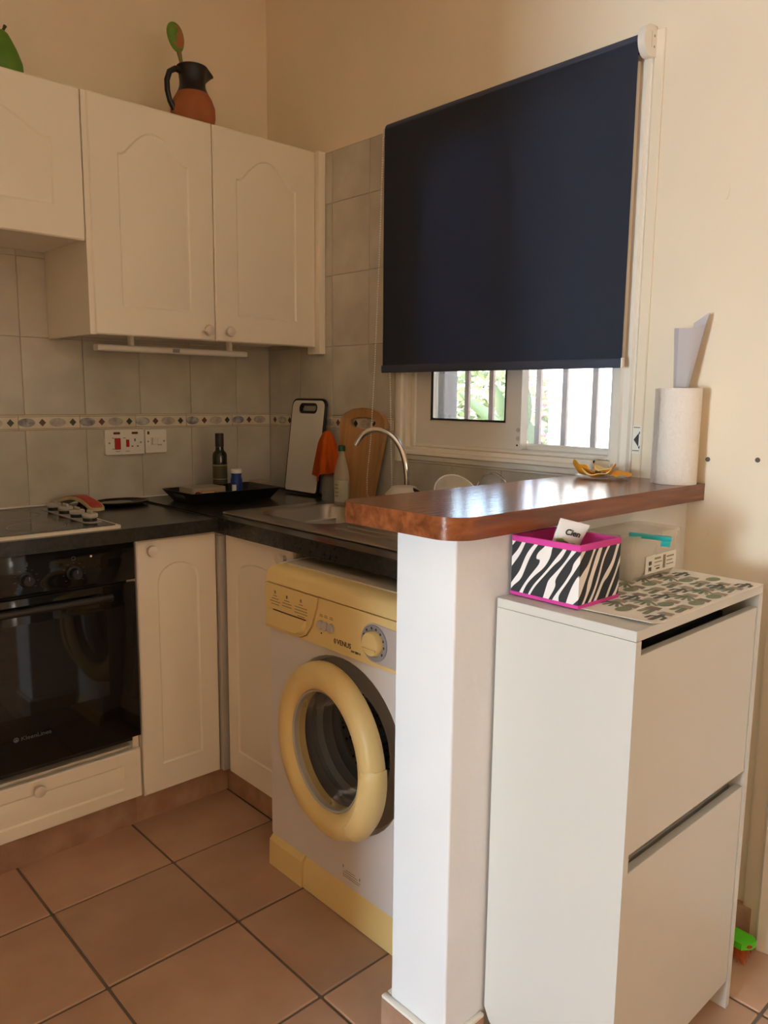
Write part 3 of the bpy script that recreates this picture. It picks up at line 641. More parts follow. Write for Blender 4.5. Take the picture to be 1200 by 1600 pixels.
# ------------------------------------------------------------------ hob
hb = thing('electric_hob', (.65, 2.33, WZT), 'black glass hob with a cream rim and four side knobs', 'hob')
bm = nb(); prism(bm, rrect(.352, .932, 2.092, 2.572, .008), 'z', WZT, WZT + .008, .003, 2); part('rim', bm, HOBF, hb)
bm = nb(); prism(bm, rrect(.362, .922, 2.106, 2.562, .006), 'z', WZT + .0075, WZT + .0095); gl = part('glass_top', bm, HOBG, hb)
for (x, y, r) in ((.50, 2.22, .09), (.74, 2.21, .075), (.50, 2.45, .075), (.74, 2.45, .09)):
    bm = nb(); lathe(bm, [(r, 0), (r, .0004), (r - .002, .0004), (r - .002, 0)], (x, y, WZT + .0095), (0, 0, 1), 36, False); part('burner_ring', bm, GREYD, gl)
bm = nb(); prism(bm, rrect(.862, .914, 2.165, 2.535, .02), 'z', WZT + .0095, WZT + .011); part('knob_strip', bm, M('silver_grey', (.40, .38, .34), .35), hb)
for k in range(4):
    c = (.888, 2.205 + .092 * k, WZT + .011)
    bm = nb(); lathe(bm, [(.019, 0), (.019, .010)], c, (0, 0, 1), 24); lathe(bm, [(.019, .010), (.022, .012), (.022, .019), (.019, .022), (0, .0225)], c, (0, 0, 1), 24); kn = part('knob', bm, [M('knob_silver', (.42, .39, .33), .3)], hb)
    bm = nb(); box(bm, c[0] - .003, c[0] + .003, c[1] - .018, c[1] + .018, c[2] + .022, c[2] + .031, .002); part('grip', bm, M('knob_silver', (.42, .39, .33), .3), kn)
    bm = nb(); lathe(bm, [(.0195, 0), (.0195, .009)], c, (0, 0, 1), 24); part('skirt', bm, BLACKP, kn)

# ------------------------------------------------------------------ sockets
def plate(root, x0, x1, z0, z1):
    bm = nb(); prism(bm, rrect(x0, x1, z0, z1, .004), 'y', YW - .019, YW - .006, .002); return part('plate', bm, BWHITE, root)
def yb(parent, nm, x0, x1, z0, z1, d0, d1, mat, bev=.001): return part(nm, box(nb(), x0, x1, d0, d1, z0, z1, bev, 1), mat, parent)
F = YW - .019
s = thing('cooker_switch', (1.205, YW - .007, 1.086), 'double cooker switch plate with red rockers and a socket', 'switch')
p_ = plate(s, 1.135, 1.279, 1.086, 1.172)
yb(s, 'neon', 1.166, 1.190, 1.157, 1.165, F - .001, F + .002, REDD); yb(s, 'neon', 1.233, 1.256, 1.157, 1.165, F - .001, F + .002, REDD)
yb(s, 'rocker_switch', 1.169, 1.190, 1.104, 1.144, F - .005, F + .002, REDP, .002); yb(s, 'rocker_switch', 1.211, 1.222, 1.112, 1.138, F - .004, F + .002, REDP, .0015)
for (x0, x1, z0, z1) in ((1.242, 1.246, 1.131, 1.141), (1.231, 1.237, 1.112, 1.116), (1.251, 1.257, 1.112, 1.116)): yb(s, 'socket_hole', x0, x1, z0, z1, F - .0005, F + .001, BLACKP, 0)
for x in (1.150, 1.266): bm = nb(); lathe(bm, [(.0035, 0), (.0035, .001), (0, .001)], (x, F, 1.127), (0, -1, 0), 12); part('screw', bm, GREYD, s)
for x0, x1, z in ((1.172, 1.188, 1.096), (1.208, 1.224, 1.096), (1.160, 1.168, 1.143), (1.200, 1.210, 1.143), (1.160, 1.168, 1.105)): yb(s, 'print', x0, x1, z, z + .002, F - .0004, F, REDD if z > 1.1 else GREYD, 0)
s = thing('fused_spur', (1.324, YW - .007, 1.088), 'single white switch plate right of the cooker switch', 'switch')
plate(s, 1.284, 1.366, 1.088, 1.170)
yb(s, 'neon', 1.292, 1.300, 1.154, 1.165, F - .001, F + .002, REDD); yb(s, 'rocker_switch', 1.305, 1.325, 1.116, 1.142, F - .003, F + .002, BWHITE, .002)
yb(s, 'fuse_carrier', 1.330, 1.348, 1.117, 1.142, F - .002, F + .002, BWHITE, .001); yb(s, 'slot', 1.330, 1.347, 1.1145, 1.116, F - .0008, F, BLACKP, 0); yb(s, 'slot', 1.3095, 1.3105, 1.118, 1.142, F - .0036, F, BLACKP, 0)
for x in (1.294, 1.356): bm = nb(); lathe(bm, [(.0035, 0), (.0035, .001), (0, .001)], (x, F, 1.129), (0, -1, 0), 12); part('screw', bm, GREYD, s)

# ------------------------------------------------------------------ washing machine
wm = thing('washing_machine', (1.46, 1.40, 0), 'white washing machine with yellowed panel, door ring and kick plate', 'washing machine')
QX, QY0, QY1 = 1.160, 1.10, 1.70
CYc, CZc, RR = 1.40, .452, .222
bm = nb(); ring = ell(CYc, CZc, RR, RR, 48)
t = bmesh.new()
out_ = rrect(QY0, QY1, .088, .690, .006, 3)
A = [t.verts.new((QX, u_, v_)) for u_, v_ in out_]; B = [t.verts.new((QX, u_, v_)) for u_, v_ in ring]
A2 = [t.verts.new((1.735, u_, v_)) for u_, v_ in out_]; B2 = [t.verts.new((QX + .018, CYc + (u_ - CYc) * .96, CZc + (v_ - CZc) * .96)) for u_, v_ in ring]
B3 = [t.verts.new((QX + .020, CYc + (u_ - CYc) * .70, CZc + (v_ - CZc) * .70)) for u_, v_ in ring]
for a, b in ((A, A2), (B, B2)):
    for i in range(len(a)): t.faces.new((a[i], a[(i + 1) % len(a)], b[(i + 1) % len(a)], b[i]))
bmesh.ops.triangle_fill(t, use_beauty=True, edges=[t.edges.get((l[i], l[(i + 1) % len(l)])) or t.edges.new((l[i], l[(i + 1) % len(l)])) for l in (A, B) for i in range(len(l))])
t.faces.new(A2); bmesh.ops.delete(t, geom=B3, context='VERTS')
join(bm, t); part('body', bm, WASHW, wm)
bm = nb(); lathe(bm, [(RR * .965, .018), (RR * .945, .020), (.165, .020), (.150, .024)], (QX, CYc, CZc), (1, 0, 0), 48, False); part('porthole_surround', bm, GREYD, wm)
bm = nb(); lathe(bm, [(.152, .022), (.158, .030), (.156, .045), (.142, .055), (.146, .065), (.142, .085), (.150, .10), (.150, .12)], (QX, CYc, CZc), (1, 0, 0), 48, False); part('door_seal', bm, RUBBER, wm)
bm = nb(); lathe(bm, [(.150, .10), (.225, .105), (.228, .14), (.228, .42), (.20, .44), (.05, .43), (0, .43)], (QX, CYc, CZc), (1, 0, 0), 48, False); part('drum', bm, DRUM, wm)
bm = nb(); box(bm, QX + .012, 1.74, QY0 + .012, QY1 - .012, .015, .10); part('base', bm, GREYD, wm)
# kick plate and its hatch
kp = nb(); prism(kp, [(QX - .010, .002), (QX + .012, .002), (QX + .012, .086), (QX + .004, .086), (QX - .006, .062)], 'y', QY0, 1.548, .003); part('kick_plate', kp, WASHY, wm)
kp = nb(); prism(kp, [(QX - .012, -.0), (QX + .012, -.0), (QX + .012, .086), (QX + .002, .086), (QX - .010, .072)], 'y', 1.551, QY1, .003); part('filter_hatch', kp, WASHY, wm)
# control panel, lid
def fronty(pts2, d0, d1, bev=.002): b = nb(); prism(b, pts2, 'x', d0, d1, bev); return b
part('control_panel', fronty([(QY0, .690), (1.472, .690), (1.472, .810), (QY0, .810)], QX - .012, QX + .03, .003), WASHY, wm)
dw = [(QY1, .690), (QY1, .810), (1.475, .810), (1.482, .780), (1.500, .735), (1.522, .706), (1.545, .694), (1.57, .690)]
part('detergent_drawer', fronty(dw, QX - .014, QX + .03, .003), WASHY, wm); dd = wm.children[-1]
fill = [(1.472, .690), (1.57, .690), (1.545, .692), (1.520, .703), (1.497, .732), (1.479, .778), (1.472, .810)]
part('panel_infill', fronty(fill, QX - .012, QX + .02, .0), WASHY, wm, smooth=False)
grip = [(1.690, .741), (1.520, .741), (1.522, .725), (1.535, .706), (1.556, .699), (1.690, .699)]
b_ = nb(); t = bmesh.new()
g0 = [t.verts.new((QX - .0142, u_, v_)) for u_, v_ in grip]; g1 = [t.verts.new((QX - .0245 if v_ < .735 else QX - .016, 1.61 + (u_ - 1.61) * .95, v_ + (.0 if v_ > .73 else .004))) for u_, v_ in grip]
for i in range(6): t.faces.new((g0[i], g0[(i + 1) % 6], g1[(i + 1) % 6], g1[i]))
t.faces.new(g1); join(b_, t); part('grip', b_, WASHY, dd)
bm = nb(); box(bm, QX - .0150, QX - .0138, 1.522, 1.664, .7405, .7435); part('grip_slot', bm, BLACKP, dd)
for (yc, z0, lns) in ((1.655, .792, (.016, .030, .046, .034)), (1.603, .788, (.022, .040, .040)), (1.543, .790, (.016, .050, .052, .052, .030))):
    bm = nb(); box(bm, QX - .0146, QX - .0139, yc - .003, yc + .003, z0 - .006, z0 + .002); z = z0 - .012
    for ln in lns:
        box(bm, QX - .0146, QX - .0139, yc - ln / 2, yc + ln / 2, z - .0012, z + .0006); z -= .0075
    part('instructions_print', bm, INKL, dd, smooth=False)
for y in (1.463, 1.445, 1.424):
    bm = nb(); lathe(bm, [(.0115, 0), (.0115, .006), (.0095, .0085), (.004, .0095), (0, .0095)], (QX - .012, y, .7445), (-1, 0, 0), 18); part('button', bm, LILAC, wm)
    bm = nb(); box(bm, QX - .0128, QX - .0118, y - .007, y + .006, .7655, .767); box(bm, QX - .0128, QX - .0118, y - .005, y + .005, .7695, .771); part('button_print', bm, INKL, wm, smooth=False)
bm = nb(); lathe(bm, [(.002, 0), (.002, .001), (0, .001)], (QX - .012, 1.462, .7235), (-1, 0, 0), 10); part('indicator', bm, INK, wm)
part('logo_lettering', text_bm('VENUS', .017, 'x', 1.402, .711, QX - .0122, flip=-1, bold=.0003), INK, wm, smooth=False)
bm = nb(); prism(bm, ell(1.4095, .7165, .0048, .0062, 16), 'x', QX - .0126, QX - .0118, holes=(ell(1.4095, .7165, .003, .0042, 16)[::-1],)); box(bm, QX - .0126, QX - .0118, 1.4087, 1.4103, .709, .722); part('emblem', bm, INKL, wm, smooth=False)
part('model_lettering', text_bm('AW 880 H', .0075, 'x', 1.350, .7035, QX - .0122, flip=-1, bold=.0002), INK, wm, smooth=False)
bm = nb(); dl = [(1.2665 + .046 * math.cos(a), .746 + .046 * math.sin(a)) for a in [math.radians(82 - 0 + 196 * k / 18) for k in range(19)][::1]]
dl = [(QY0 + .005, .790 - .004)] + [(1.2665 + .046 * math.cos(a), .746 + .046 * math.sin(a)) for a in [math.radians(90 - 180 * k / 18) for k in range(19)]] + [(QY0 + .005, .700)]
part('dial_surround', fronty(dl, QX - .0135, QX - .0115, .0), LILAC, wm)
bm = nb(); lathe(bm, [(.0425, 0), (.0425, .003), (.039, .0045), (.0315, .003), (.0305, .001)], (QX - .0132, 1.2665, .746), (-1, 0, 0), 40, False); dr_ = part('dial_ring', bm, GREYD, wm)
bm = nb()
for a in (100, 75, 48, 20, -5, -35, 130, 155):
    a = math.radians(a); y, z = 1.2665 - .0355 * math.cos(a), .746 + .0355 * math.sin(a); box(bm, QX - .0184, QX - .0168, y - .0018, y + .0018, z - .0025, z + .0025)
part('dial_print', bm, INK, dr_, smooth=False)
bm = nb(); lathe(bm, [(.0295, 0), (.0285, .012), (.026, .016), (.010, .017), (0, .017)], (QX - .0135, 1.2665, .746), (-1, 0, 0), 36); dk = part('dial_knob', bm, WASHY, wm)
bm = nb(); box(bm, QX - .0345, QX - .029, 1.2665 - .022, 1.2665 + .022, .731, .737, .0015); part('dial_grip', bm, WASHY, dk)
bm = nb(); prism(bm, [(QX - .012, .813), (QX - .006, .838), (QX + .006, .849), (QX + .03, .853), (1.735, .853), (1.735, .813)], 'y', QY0, QY1, .002); part('lid', bm, WASHY, wm)
bm = nb(); prism(bm, rrect(QX + .045, 1.725, QY0 + .012, QY1 - .012, .012), 'z', .853, .8565, .001); part('lid_top', bm, WASHT, wm)
bm = nb(); tube(bm, [(QX + .03, QY1 - .006, .854), (QX + .10, QY1 - .004, .857), (1.70, QY1 - .004, .857)], .0025, 6); part('lid_edge_strip', bm, BWHITE, wm)
bm = nb()
for (z, a, b) in ((.128, 1.38, 1.345), (.122, 1.39, 1.335), (.1155, 1.392, 1.325), (.110, 1.392, 1.33)): box(bm, QX - .0006, QX + .0002, b, a, z - .0006, z + .0006)
box(bm, QX - .0006, QX + .0002, 1.389, 1.3915, .131, .139); box(bm, QX - .0006, QX + .0002, 1.326, 1.3295, .123, .130); part('rating_print', bm, INKL, wm, smooth=False)
# door: ring, glass, handle; hung on its left edge and standing a little ajar
HA = math.radians(5.5); HPX, HPY = QX - .006, 1.606
def ajar(bm_):
    bmesh.ops.transform(bm_, matrix=Matrix.Translation((HPX, HPY, 0)) @ Matrix.Rotation(-HA, 4, 'Z') @ Matrix.Translation((-HPX, -HPY, 0)), verts=bm_.verts); return bm_
DC = (QX - .004, 1.393, .455)
bm = nb(); lathe(bm, [(.200, -.002), (.212, .006), (.214, .020), (.210, .036), (.196, .047), (.180, .050), (.162, .047), (.150, .036), (.145, .020), (.142, -.002), (.200, -.002)], DC, (-1, 0, 0), 64, False); dring = part('door_ring', ajar(bm), WASHY, wm, ang=50)
bm = nb(); lathe(bm, [(.146, .022), (.146, .016), (.140, .012), (.135, -.03), (.118, -.075), (.06, -.095), (0, -.098)], DC, (-1, 0, 0), 48, False); part('door_glass', ajar(bm), DGLASS, wm, ang=60)
bm = nb(); lathe(bm, [(.149, .030), (.146, .034), (.142, .030), (.142, .018), (.146, .016)], DC, (-1, 0, 0), 48, False); part('glass_bezel', ajar(bm), GREYP, dring)
bm = nb(); N = 20; rws = []
for i in range(N + 1):
    a = math.radians(8 - 62 * i / N); cyy, czz = -math.cos(a), math.sin(a); e = math.sin(PI * i / N) ** .35
    rws.append([bm.verts.new((DC[0] - dd_, DC[1] + r * cyy, DC[2] + r * czz)) for r, dd_ in ((.176, .049), (.179, .049 + .010 * e), (.196, .047 + .011 * e), (.214, .034 + .008 * e), (.221, .018), (.214, .004))])
for a, b in zip(rws, rws[1:]):
    for k in range(5): bm.faces.new((a[k], a[k + 1], b[k + 1], b[k]))
bm.faces.new(rws[0]); bm.faces.new(rws[-1]); part('door_handle', ajar(bm), WASHY, dring, ang=50)
bm = nb(); box(bm, DC[0] - .008, DC[0] + .004, DC[1] + .19, DC[1] + .216, .40, .51, .003); part('hinge', bm, GREYD, wm)
bm = nb(); box(bm, DC[0] + .006, DC[0] + .02, QY0 + .075, QY0 + .084, .44, .46, .001); part('latch', bm, BLACKP, wm)

# ------------------------------------------------------------------ breakfast bar top
bm = nb(); prism(bm, rrect(.950, XW - .001, .850, 1.160, (.001, .035, .055, .001), 8), 'z', HZ, 1.100, .009, 4)
bar = solo('breakfast_bar_top', (1.3, 1.0, HZ), bm, WOOD, 'varnished wooden bar top with rounded corners on the white half wall', 'bar top')

# ------------------------------------------------------------------ roller blind
bl = thing('roller_blind', (1.80, 1.50, 1.377), 'large dark navy roller blind pulled most of the way down', 'blind')
BX, BY0, BY1, BZ_, BT = 1.788, 1.062, 1.948, 1.380, 2.160
bm = nb(); tube(bm, [(BX + .022, BY0, BT - .022), (BX + .022, BY1, BT - .022)], .0215, 24); part('roller', bm, NAVY, bl)
bm = nb(); NN = 24
for i in range(NN):
    pass
gr = []
for j in range(7):
    z = BT - .022 - (BT - .022 - BZ_) * j / 6
    gr.append([bm.verts.new((BX + .0015 * math.sin(i * .9 + j) * (j / 6), BY0 + (BY1 - BY0) * i / NN, z)) for i in range(NN + 1)])
for a, b in zip(gr, gr[1:]):
    for i in range(NN): bm.faces.new((a[i], a[i + 1], b[i + 1], b[i]))
bmesh.ops.solidify(bm, geom=list(bm.faces), thickness=.0012); part('fabric', bm, NAVY, bl)
bm = nb(); prism(bm, rrect(BX - .005, BX + .006, BZ_ - .004, BZ_ + .020, .004), 'y', BY0, BY1); hb_ = part('bottom_bar', bm, NAVY, bl)
bm = nb(); box(bm, BX - .006, BX + .007, BY0 - .004, BY0, BZ_ - .005, BZ_ + .021, .002); part('end_cap', bm, BWHITE, hb_)
for y0, y1 in ((BY0 - .020, BY0 - .002), (BY1 + .002, BY1 + .014)):
    k_ = 1. if y0 < BY0 else .5
    bm = nb(); prism(bm, [(XW - .004, BT - .022 - .030 * k_), (XW - .004, BT - .022 + .036 * k_)] + [(BX + .020 + .030 * k_ * math.cos(a), BT - .022 + .036 * k_ * math.sin(a)) for a in [math.radians(90 + 180 * k / 12) for k in range(13)]], 'y', y0, y1, .003); br = part('bracket', bm, BWHITE, bl)
    if y0 < BY0:
        for z in (2.128, 2.152): bm = nb(); lathe(bm, [(.003, 0), (.003, .0006), (0, .0006)], (XW - .014, y0, z), (0, -1, 0), 10); part('screw', bm, GREYD, br)
        bm = nb(); box(bm, XW - .026, XW - .0255, y0 - .0006, y0, 2.124, 2.16); part('seam', bm, GREYP, br)
bm = nb(); y1 = BY1 + .008
p_a = [(BX + .004, y1 + .002, 2.14), (BX + .0, y1 + .012, 1.75), (BX, y1 + .030, 1.40), (BX - .005, 1.998, 1.15), (BX - .008, 2.012, 1.02), (BX - .009, 2.010, .965), (BX - .006, 1.992, .938)]
p_b = [(BX - .004, 1.960, .945), (BX - .002, 1.915, .97), (BX, 1.895, 1.0), (BX + .004, 1.905, 1.12), (BX + .010, 1.918, 1.30), (BX + .014, 1.930, 1.45), (BX + .016, y1 - .002, 1.75), (BX + .018, y1, 2.14)]
pth = [Vector(p) for p in p_a + p_b]; acc = []; 
for a, b in zip(pth, pth[1:]):
    n_ = max(1, int((b - a).length / .0075))
    for k in range(n_): acc.append(a.lerp(b, k / n_))
for p in acc:
    t = bmesh.new(); bmesh.ops.create_icosphere(t, subdivisions=1, radius=.0027, matrix=Matrix.Translation(p)); join(bm, t)
tube(bm, pth, .0006, 4); part('bead_chain', bm, BWHITE, bl, stuff=True)

# ------------------------------------------------------------------ shoe cabinet
sh = thing('shoe_cabinet', (1.35, .745, 0), 'white two-flap shoe cabinet standing against the half wall', 'cabinet')
CX0, CX1, CY0, CY1, CZ = 1.104, 1.592, .603, .884, .936
def bpart(nm, *a, parent=sh, mat=SHOEW, bev=.0008, label=None): return part(nm, box(nb(), *a, bev, 1), mat, parent, label)
def side(x0, x1):
    bm = nb(); prism(bm, [(CY0, 0), (CY0 + .20, 0), (CY0 + .20, .02), (CY1 - .03, .06), (CY1 - .012, .075), (CY1, .10), (CY1, CZ - .018), (CY0, CZ - .018)], 'x', x0, x1, .0008, 1); part('side_panel', bm, SHOEW, sh)
side(CX0, CX0 + .016); side(CX1 - .016, CX1)
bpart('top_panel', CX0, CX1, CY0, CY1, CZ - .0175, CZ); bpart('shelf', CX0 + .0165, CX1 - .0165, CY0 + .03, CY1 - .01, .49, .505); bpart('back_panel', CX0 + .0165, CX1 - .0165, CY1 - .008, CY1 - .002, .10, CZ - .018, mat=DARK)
bpart('bottom_panel', CX0 + .0165, CX1 - .0165, CY0 + .03, CY1 - .01, .07, .085)
bpart('plinth_rail', CX0 + .0165, CX1 - .0165, CY0 + .045, CY0 + .06, .0, .065)
def flap(z0, z1, tilt, lab):
    bm = nb(); box(bm, CX0 + .018, CX1 - .018, CY0 + .002, CY0 + .018, z0, z1, .001, 1)
    bmesh.ops.transform(bm, matrix=Matrix.Translation((CX0, CY0 + .01, z0)) @ Matrix.Rotation(tilt, 4, 'X') @ Matrix.Translation((-CX0, -CY0 - .01, -z0)), verts=bm.verts); return part('flap', bm, SHOEW, sh, lab)
flap(.545, .892, math.radians(0.), 'upper tilting flap'); flap(.066, .512, math.radians(0.), 'lower tilting flap')
bpart('gap_shadow_board', CX0 + .0165, CX1 - .0165, CY0 + .06, CY0 + .066, .50, .56, mat=GREYP); bpart('shelf', CX0 + .0165, CX1 - .0165, CY0 + .07, CY1 - .01, .86, .87, mat=DARK)  # grey and dark boards colour in the shade behind the flap gaps
# cactus-print mat
mt = thing('cactus_mat', (1.38, .74, CZ), 'cream mat printed with grey cacti, on the shoe cabinet', 'mat')
MX0, MX1, MY0, MY1, MZ = 1.150, 1.590, .602, .872, CZ
bm = nb(); g = []
nx, ny = 22, 10
def mz(u_, v_):
    fx = (u_ - MX0) / (MX1 - MX0); fy = (v_ - MY0) / (MY1 - MY0)
    return MZ + .0012 + .010 * max(0, 1 - fx / .10) ** 2 * max(0, 1 - fy / .6) * .5
for j in range(ny + 1):
    g.append([bm.verts.new((MX0 + (MX1 - MX0) * i / nx, MY0 + (MY1 - MY0) * j / ny, mz(MX0 + (MX1 - MX0) * i / nx, MY0 + (MY1 - MY0) * j / ny))) for i in range(nx + 1)])
lo_ = [[bm.verts.new(v.co - Vector((0, 0, .0008))) for v in r_] for r_ in g]
for G_ in (g, lo_):
    for a, b in zip(G_, G_[1:]):
        for i in range(nx): bm.faces.new((a[i], a[i + 1], b[i + 1], b[i]))
rim_ = lambda G_: G_[0] + [r_[-1] for r_ in G_[1:]] + G_[-1][-2::-1] + [r_[0] for r_ in G_[-2:0:-1]]
ra, rb = rim_(g), rim_(lo_)
for i in range(len(ra)): bm.faces.new((ra[i], ra[(i + 1) % len(ra)], rb[(i + 1) % len(ra)], rb[i]))
sheet = part('sheet', bm, MATW, mt)
PRM = [M('print_sage', (.17, .18, .12), .7), M('print_slate', (.11, .11, .095), .7), M('print_taupe', (.36, .29, .22), .7), M('print_mauve', (.24, .18, .155), .7), M('print_moss', (.23, .26, .17), .7)]
def motif(kind):
    S = []
    def bar_(a, b, w_, m):
        a = Vector(a); b = Vector(b); d = (b - a); n_ = Vector((-d.y, d.x)).normalized() * w_; pts_ = []
        for k in range(5): ang_ = PI / 2 - PI * k / 4; pts_.append(b + n_ * math.sin(ang_) + d.normalized() * w_ * math.cos(ang_))
        S.append(([a + n_] + pts_ + [a - n_], m))
    pot = random.choice([2, 3, 2])
    S.append(([Vector((-.010, 0)), Vector((.010, 0)), Vector((.013, .018)), Vector((-.013, .018))], pot))
    if kind == 0:
        bar_((0, .018), (0, .058), .0045, 1); bar_((0, .030), (.011, .036), .003, 1); bar_((.011, .034), (.012, .050), .003, 1); bar_((0, .026), (-.011, .032), .003, 1); bar_((-.011, .030), (-.012, .046), .003, 1)
    elif kind == 1:
        for a_ in (-50, -28, -8, 12, 33, 54):
            q = math.radians(a_); bar_((0, .018), (.034 * math.sin(q), .018 + .032 * math.cos(q)), .0028, random.choice([0, 4]))
    elif kind == 2:
        S.append(([Vector(p) for p in ell(0, .034, .012, .018, 12)], 4))
    else:
        bar_((-.004, .018), (-.007, .048), .005, 0); bar_((.005, .018), (.008, .040), .0045, 4)
    return S
bm = nb(); k = 0; rowx = .044
for ix in range(6):
    for iy in range(8):
        ux = MX0 + .094 + ix * .0690 + (.018 if iy % 2 else 0); vy = MY0 + .020 + iy * .0325
        for pts_, m in motif((ix * 2 + iy * 3 + (ix % 3)) % 4):
            P_ = [(ux - p.y * 1.12, vy + p.x * 1.05) for p in pts_]
            if any(q[0] < MX0 + .004 or q[0] > MX1 - .003 or q[1] > MY1 - .003 or q[1] < MY0 + .003 for q in P_): continue
            f = bm.faces.new([bm.verts.new((q[0], q[1], mz(*q) + .00045 + k * 1e-6)) for q in P_]); f.material_index = m; k += 1
o = part('cactus_print', bm, PRM, sheet, smooth=False)

# ------------------------------------------------------------------ zebra box with tube
zb = thing('zebra_storage_box', (1.205, .81, CZ + .002), 'open zebra-striped storage box with magenta trim', 'box')
ZX0, ZX1, ZY0, ZY1, ZZ0, ZZ1 = 1.140, 1.270, .736, .882, CZ + .0024, 1.050
bm = nb()
box(bm, ZX0, ZX0 + .004, ZY0, ZY1, ZZ0 + .005, ZZ1 - .008); box(bm, ZX1 - .004, ZX1, ZY0, ZY1, ZZ0 + .005, ZZ1 - .008); box(bm, ZX0 + .004, ZX1 - .004, ZY0, ZY0 + .004, ZZ0 + .005, ZZ1 - .008); box(bm, ZX0 + .004, ZX1 - .004, ZY1 - .004, ZY1, ZZ0 + .005, ZZ1 - .008)
part('panels', bm, ZEBRA, zb, smooth=False)
bm = nb(); prism(bm, rrect(ZX0 + .0042, ZX1 - .0042, ZY0 + .0042, ZY1 - .0042, .001, 1), 'z', ZZ0 + .006, ZZ1 - .008, holes=(rrect(ZX0 + .0052, ZX1 - .0052, ZY0 + .0052, ZY1 - .0052, .001, 1)[::-1],)); box(bm, ZX0 + .0052, ZX1 - .0052, ZY0 + .0052, ZY1 - .0052, ZZ0 + .006, ZZ0 + .008); part('lining', bm, MAG, zb, smooth=False)
bm = nb(); prism(bm, rrect(ZX0 - .0012, ZX1 + .0012, ZY0 - .0012, ZY1 + .0012, .002, 2), 'z', ZZ1 - .011, ZZ1, .0008, 1, holes=(rrect(ZX0 + .0045, ZX1 - .0045, ZY0 + .0045, ZY1 - .0045, .001, 2)[::-1],)); part('top_binding', bm, MAG, zb)
bm = nb(); prism(bm, rrect(ZX0 - .0012, ZX1 + .0012, ZY0 - .0012, ZY1 + .0012, .002, 2), 'z', ZZ0, ZZ0 + .006, .0008, 1); part('base_binding', bm, MAG, zb)
tb = thing('cream_tube', (1.225, .79, ZZ0 + .009), 'white hand-cream tube poking out of the zebra-striped box', 'tube')
Rt = Matrix.Translation((1.207, .793, 1.078)) @ Matrix.Rotation(math.radians(-32), 4, 'Z') @ Matrix.Rotation(math.radians(14), 4, 'Y') @ Matrix.Rotation(math.radians(18), 4, 'X')
# local: x across the tube, z up (crimped end at top), y thickness
t = bmesh.new(); rg = []
for (z, a_, b_) in ((0, .030, .0008), (-.006, .030, .0010), (-.012, .0292, .003), (-.04, .0275, .008), (-.075, .024, .013), (-.10, .020, .017)):
    rg.append([t.verts.new((a_ * math.cos(2 * PI * i / 24), b_ * math.sin(2 * PI * i / 24), z)) for i in range(24)])
for a, b in zip(rg, rg[1:]):
    for i in range(24): t.faces.new((a[i], a[(i + 1) % 24], b[(i + 1) % 24], b[i]))
t.faces.new(rg[0]); t.faces.new(rg[-1]); bm = nb(); join(bm, t, Rt); part('body', bm, LABELW, tb)
t = bmesh.new(); lathe(t, [(.017, -.100), (.017, -.118), (0, -.118)], (0, 0, 0), (0, 0, 1), 20); bm = nb(); join(bm, t, Rt); part('cap', bm, BWHITE, tb)
t = text_bm('Cien', .016, 'y', -.013, -.026, -.0062, font_sx=1.0, bold=.0004); bm = nb(); join(bm, t, Rt); part('brand_lettering', bm, INK, tb, smooth=False)
t = bmesh.new()
for (u_, v_, a_, b_) in ((-.016, -.040, .009, .005), (-.006, -.043, .008, .005), (.010, -.043, .008, .004), (-.012, -.047, .010, .004)):
    prism(t, ell(u_, v_, a_, b_, 14), 'y', -.0105, -.007)
bm = nb(); join(bm, t, Rt); part('leaf_print', bm, M('print_leaf', (.22, .30, .08), .6), tb, smooth=False)

# ------------------------------------------------------------------ clear container with a teal clip
cn = thing('clip_container', (1.49, .82, CZ + .002), 'clear plastic food container with a teal clip lid', 'container')
KX0, KX1, KY0, KY1 = 1.385, 1.575, .775, .882; KZ0, KZ1 = CZ + .003, 1.022
bm = nb(); a = rrect(KX0, KX1, KY0, KY1, .015); lp = []
for (i, z) in ((.006, KZ0), (.003, KZ0 + .006), (0, KZ1), (-.003, KZ1 + .001), (-.003, KZ1 + .003), (.0015, KZ1 + .003), (.005, KZ0 + .008)):
    lp.append([bm.verts.new((u_, v_, z)) for u_, v_ in rrect(KX0 + i, KX1 - i, KY0 + i, KY1 - i, .015)])
for a, b in zip(lp, lp[1:]):
    for i in range(len(a)): bm.faces.new((a[i], a[(i + 1) % len(a)], b[(i + 1) % len(a)], b[i]))
bm.faces.new(lp[0]); bm.faces.new(lp[-1]); part('tub', bm, CLEARD, cn)
bm = nb(); prism(bm, rrect(KX0 - .005, KX1 + .005, KY0 - .005, KY1 + .001, .018), 'z', KZ1 + .003, KZ1 + .010, .002); part('lid', bm, CLEARD, cn)
# clip seen edge-on at the front corner
def clipbox(cx_, cy_, cz_, L_, W_, H_, mat, nm):
    bm = nb(); box(bm, -L_ / 2, L_ / 2, -W_ / 2, W_ / 2, -H_ / 2, H_ / 2, .002, 2)
    bmesh.ops.transform(bm, matrix=Matrix.Translation((cx_, cy_, cz_)) @ Matrix.Rotation(math.radians(-55), 4, 'Z') @ Matrix.Rotation(math.radians(4), 4, 'Y'), verts=bm.verts); return part(nm, bm, mat, cn)
c1 = clipbox(1.420, .760, 1.0305, .080, .016, .009, TEAL, 'clip'); 
for s in (-1, 1):
    bm = nb(); box(bm, s * .030 - .009, s * .030 + .009, -.005, .004, -.016, -.003, .002, 2)
    bmesh.ops.transform(bm, matrix=Matrix.Translation((1.420, .760, 1.0305)) @ Matrix.Rotation(math.radians(-55), 4, 'Z') @ Matrix.Rotation(math.radians(4), 4, 'Y'), verts=bm.verts); part('clip_tab', bm, TEAL, c1)
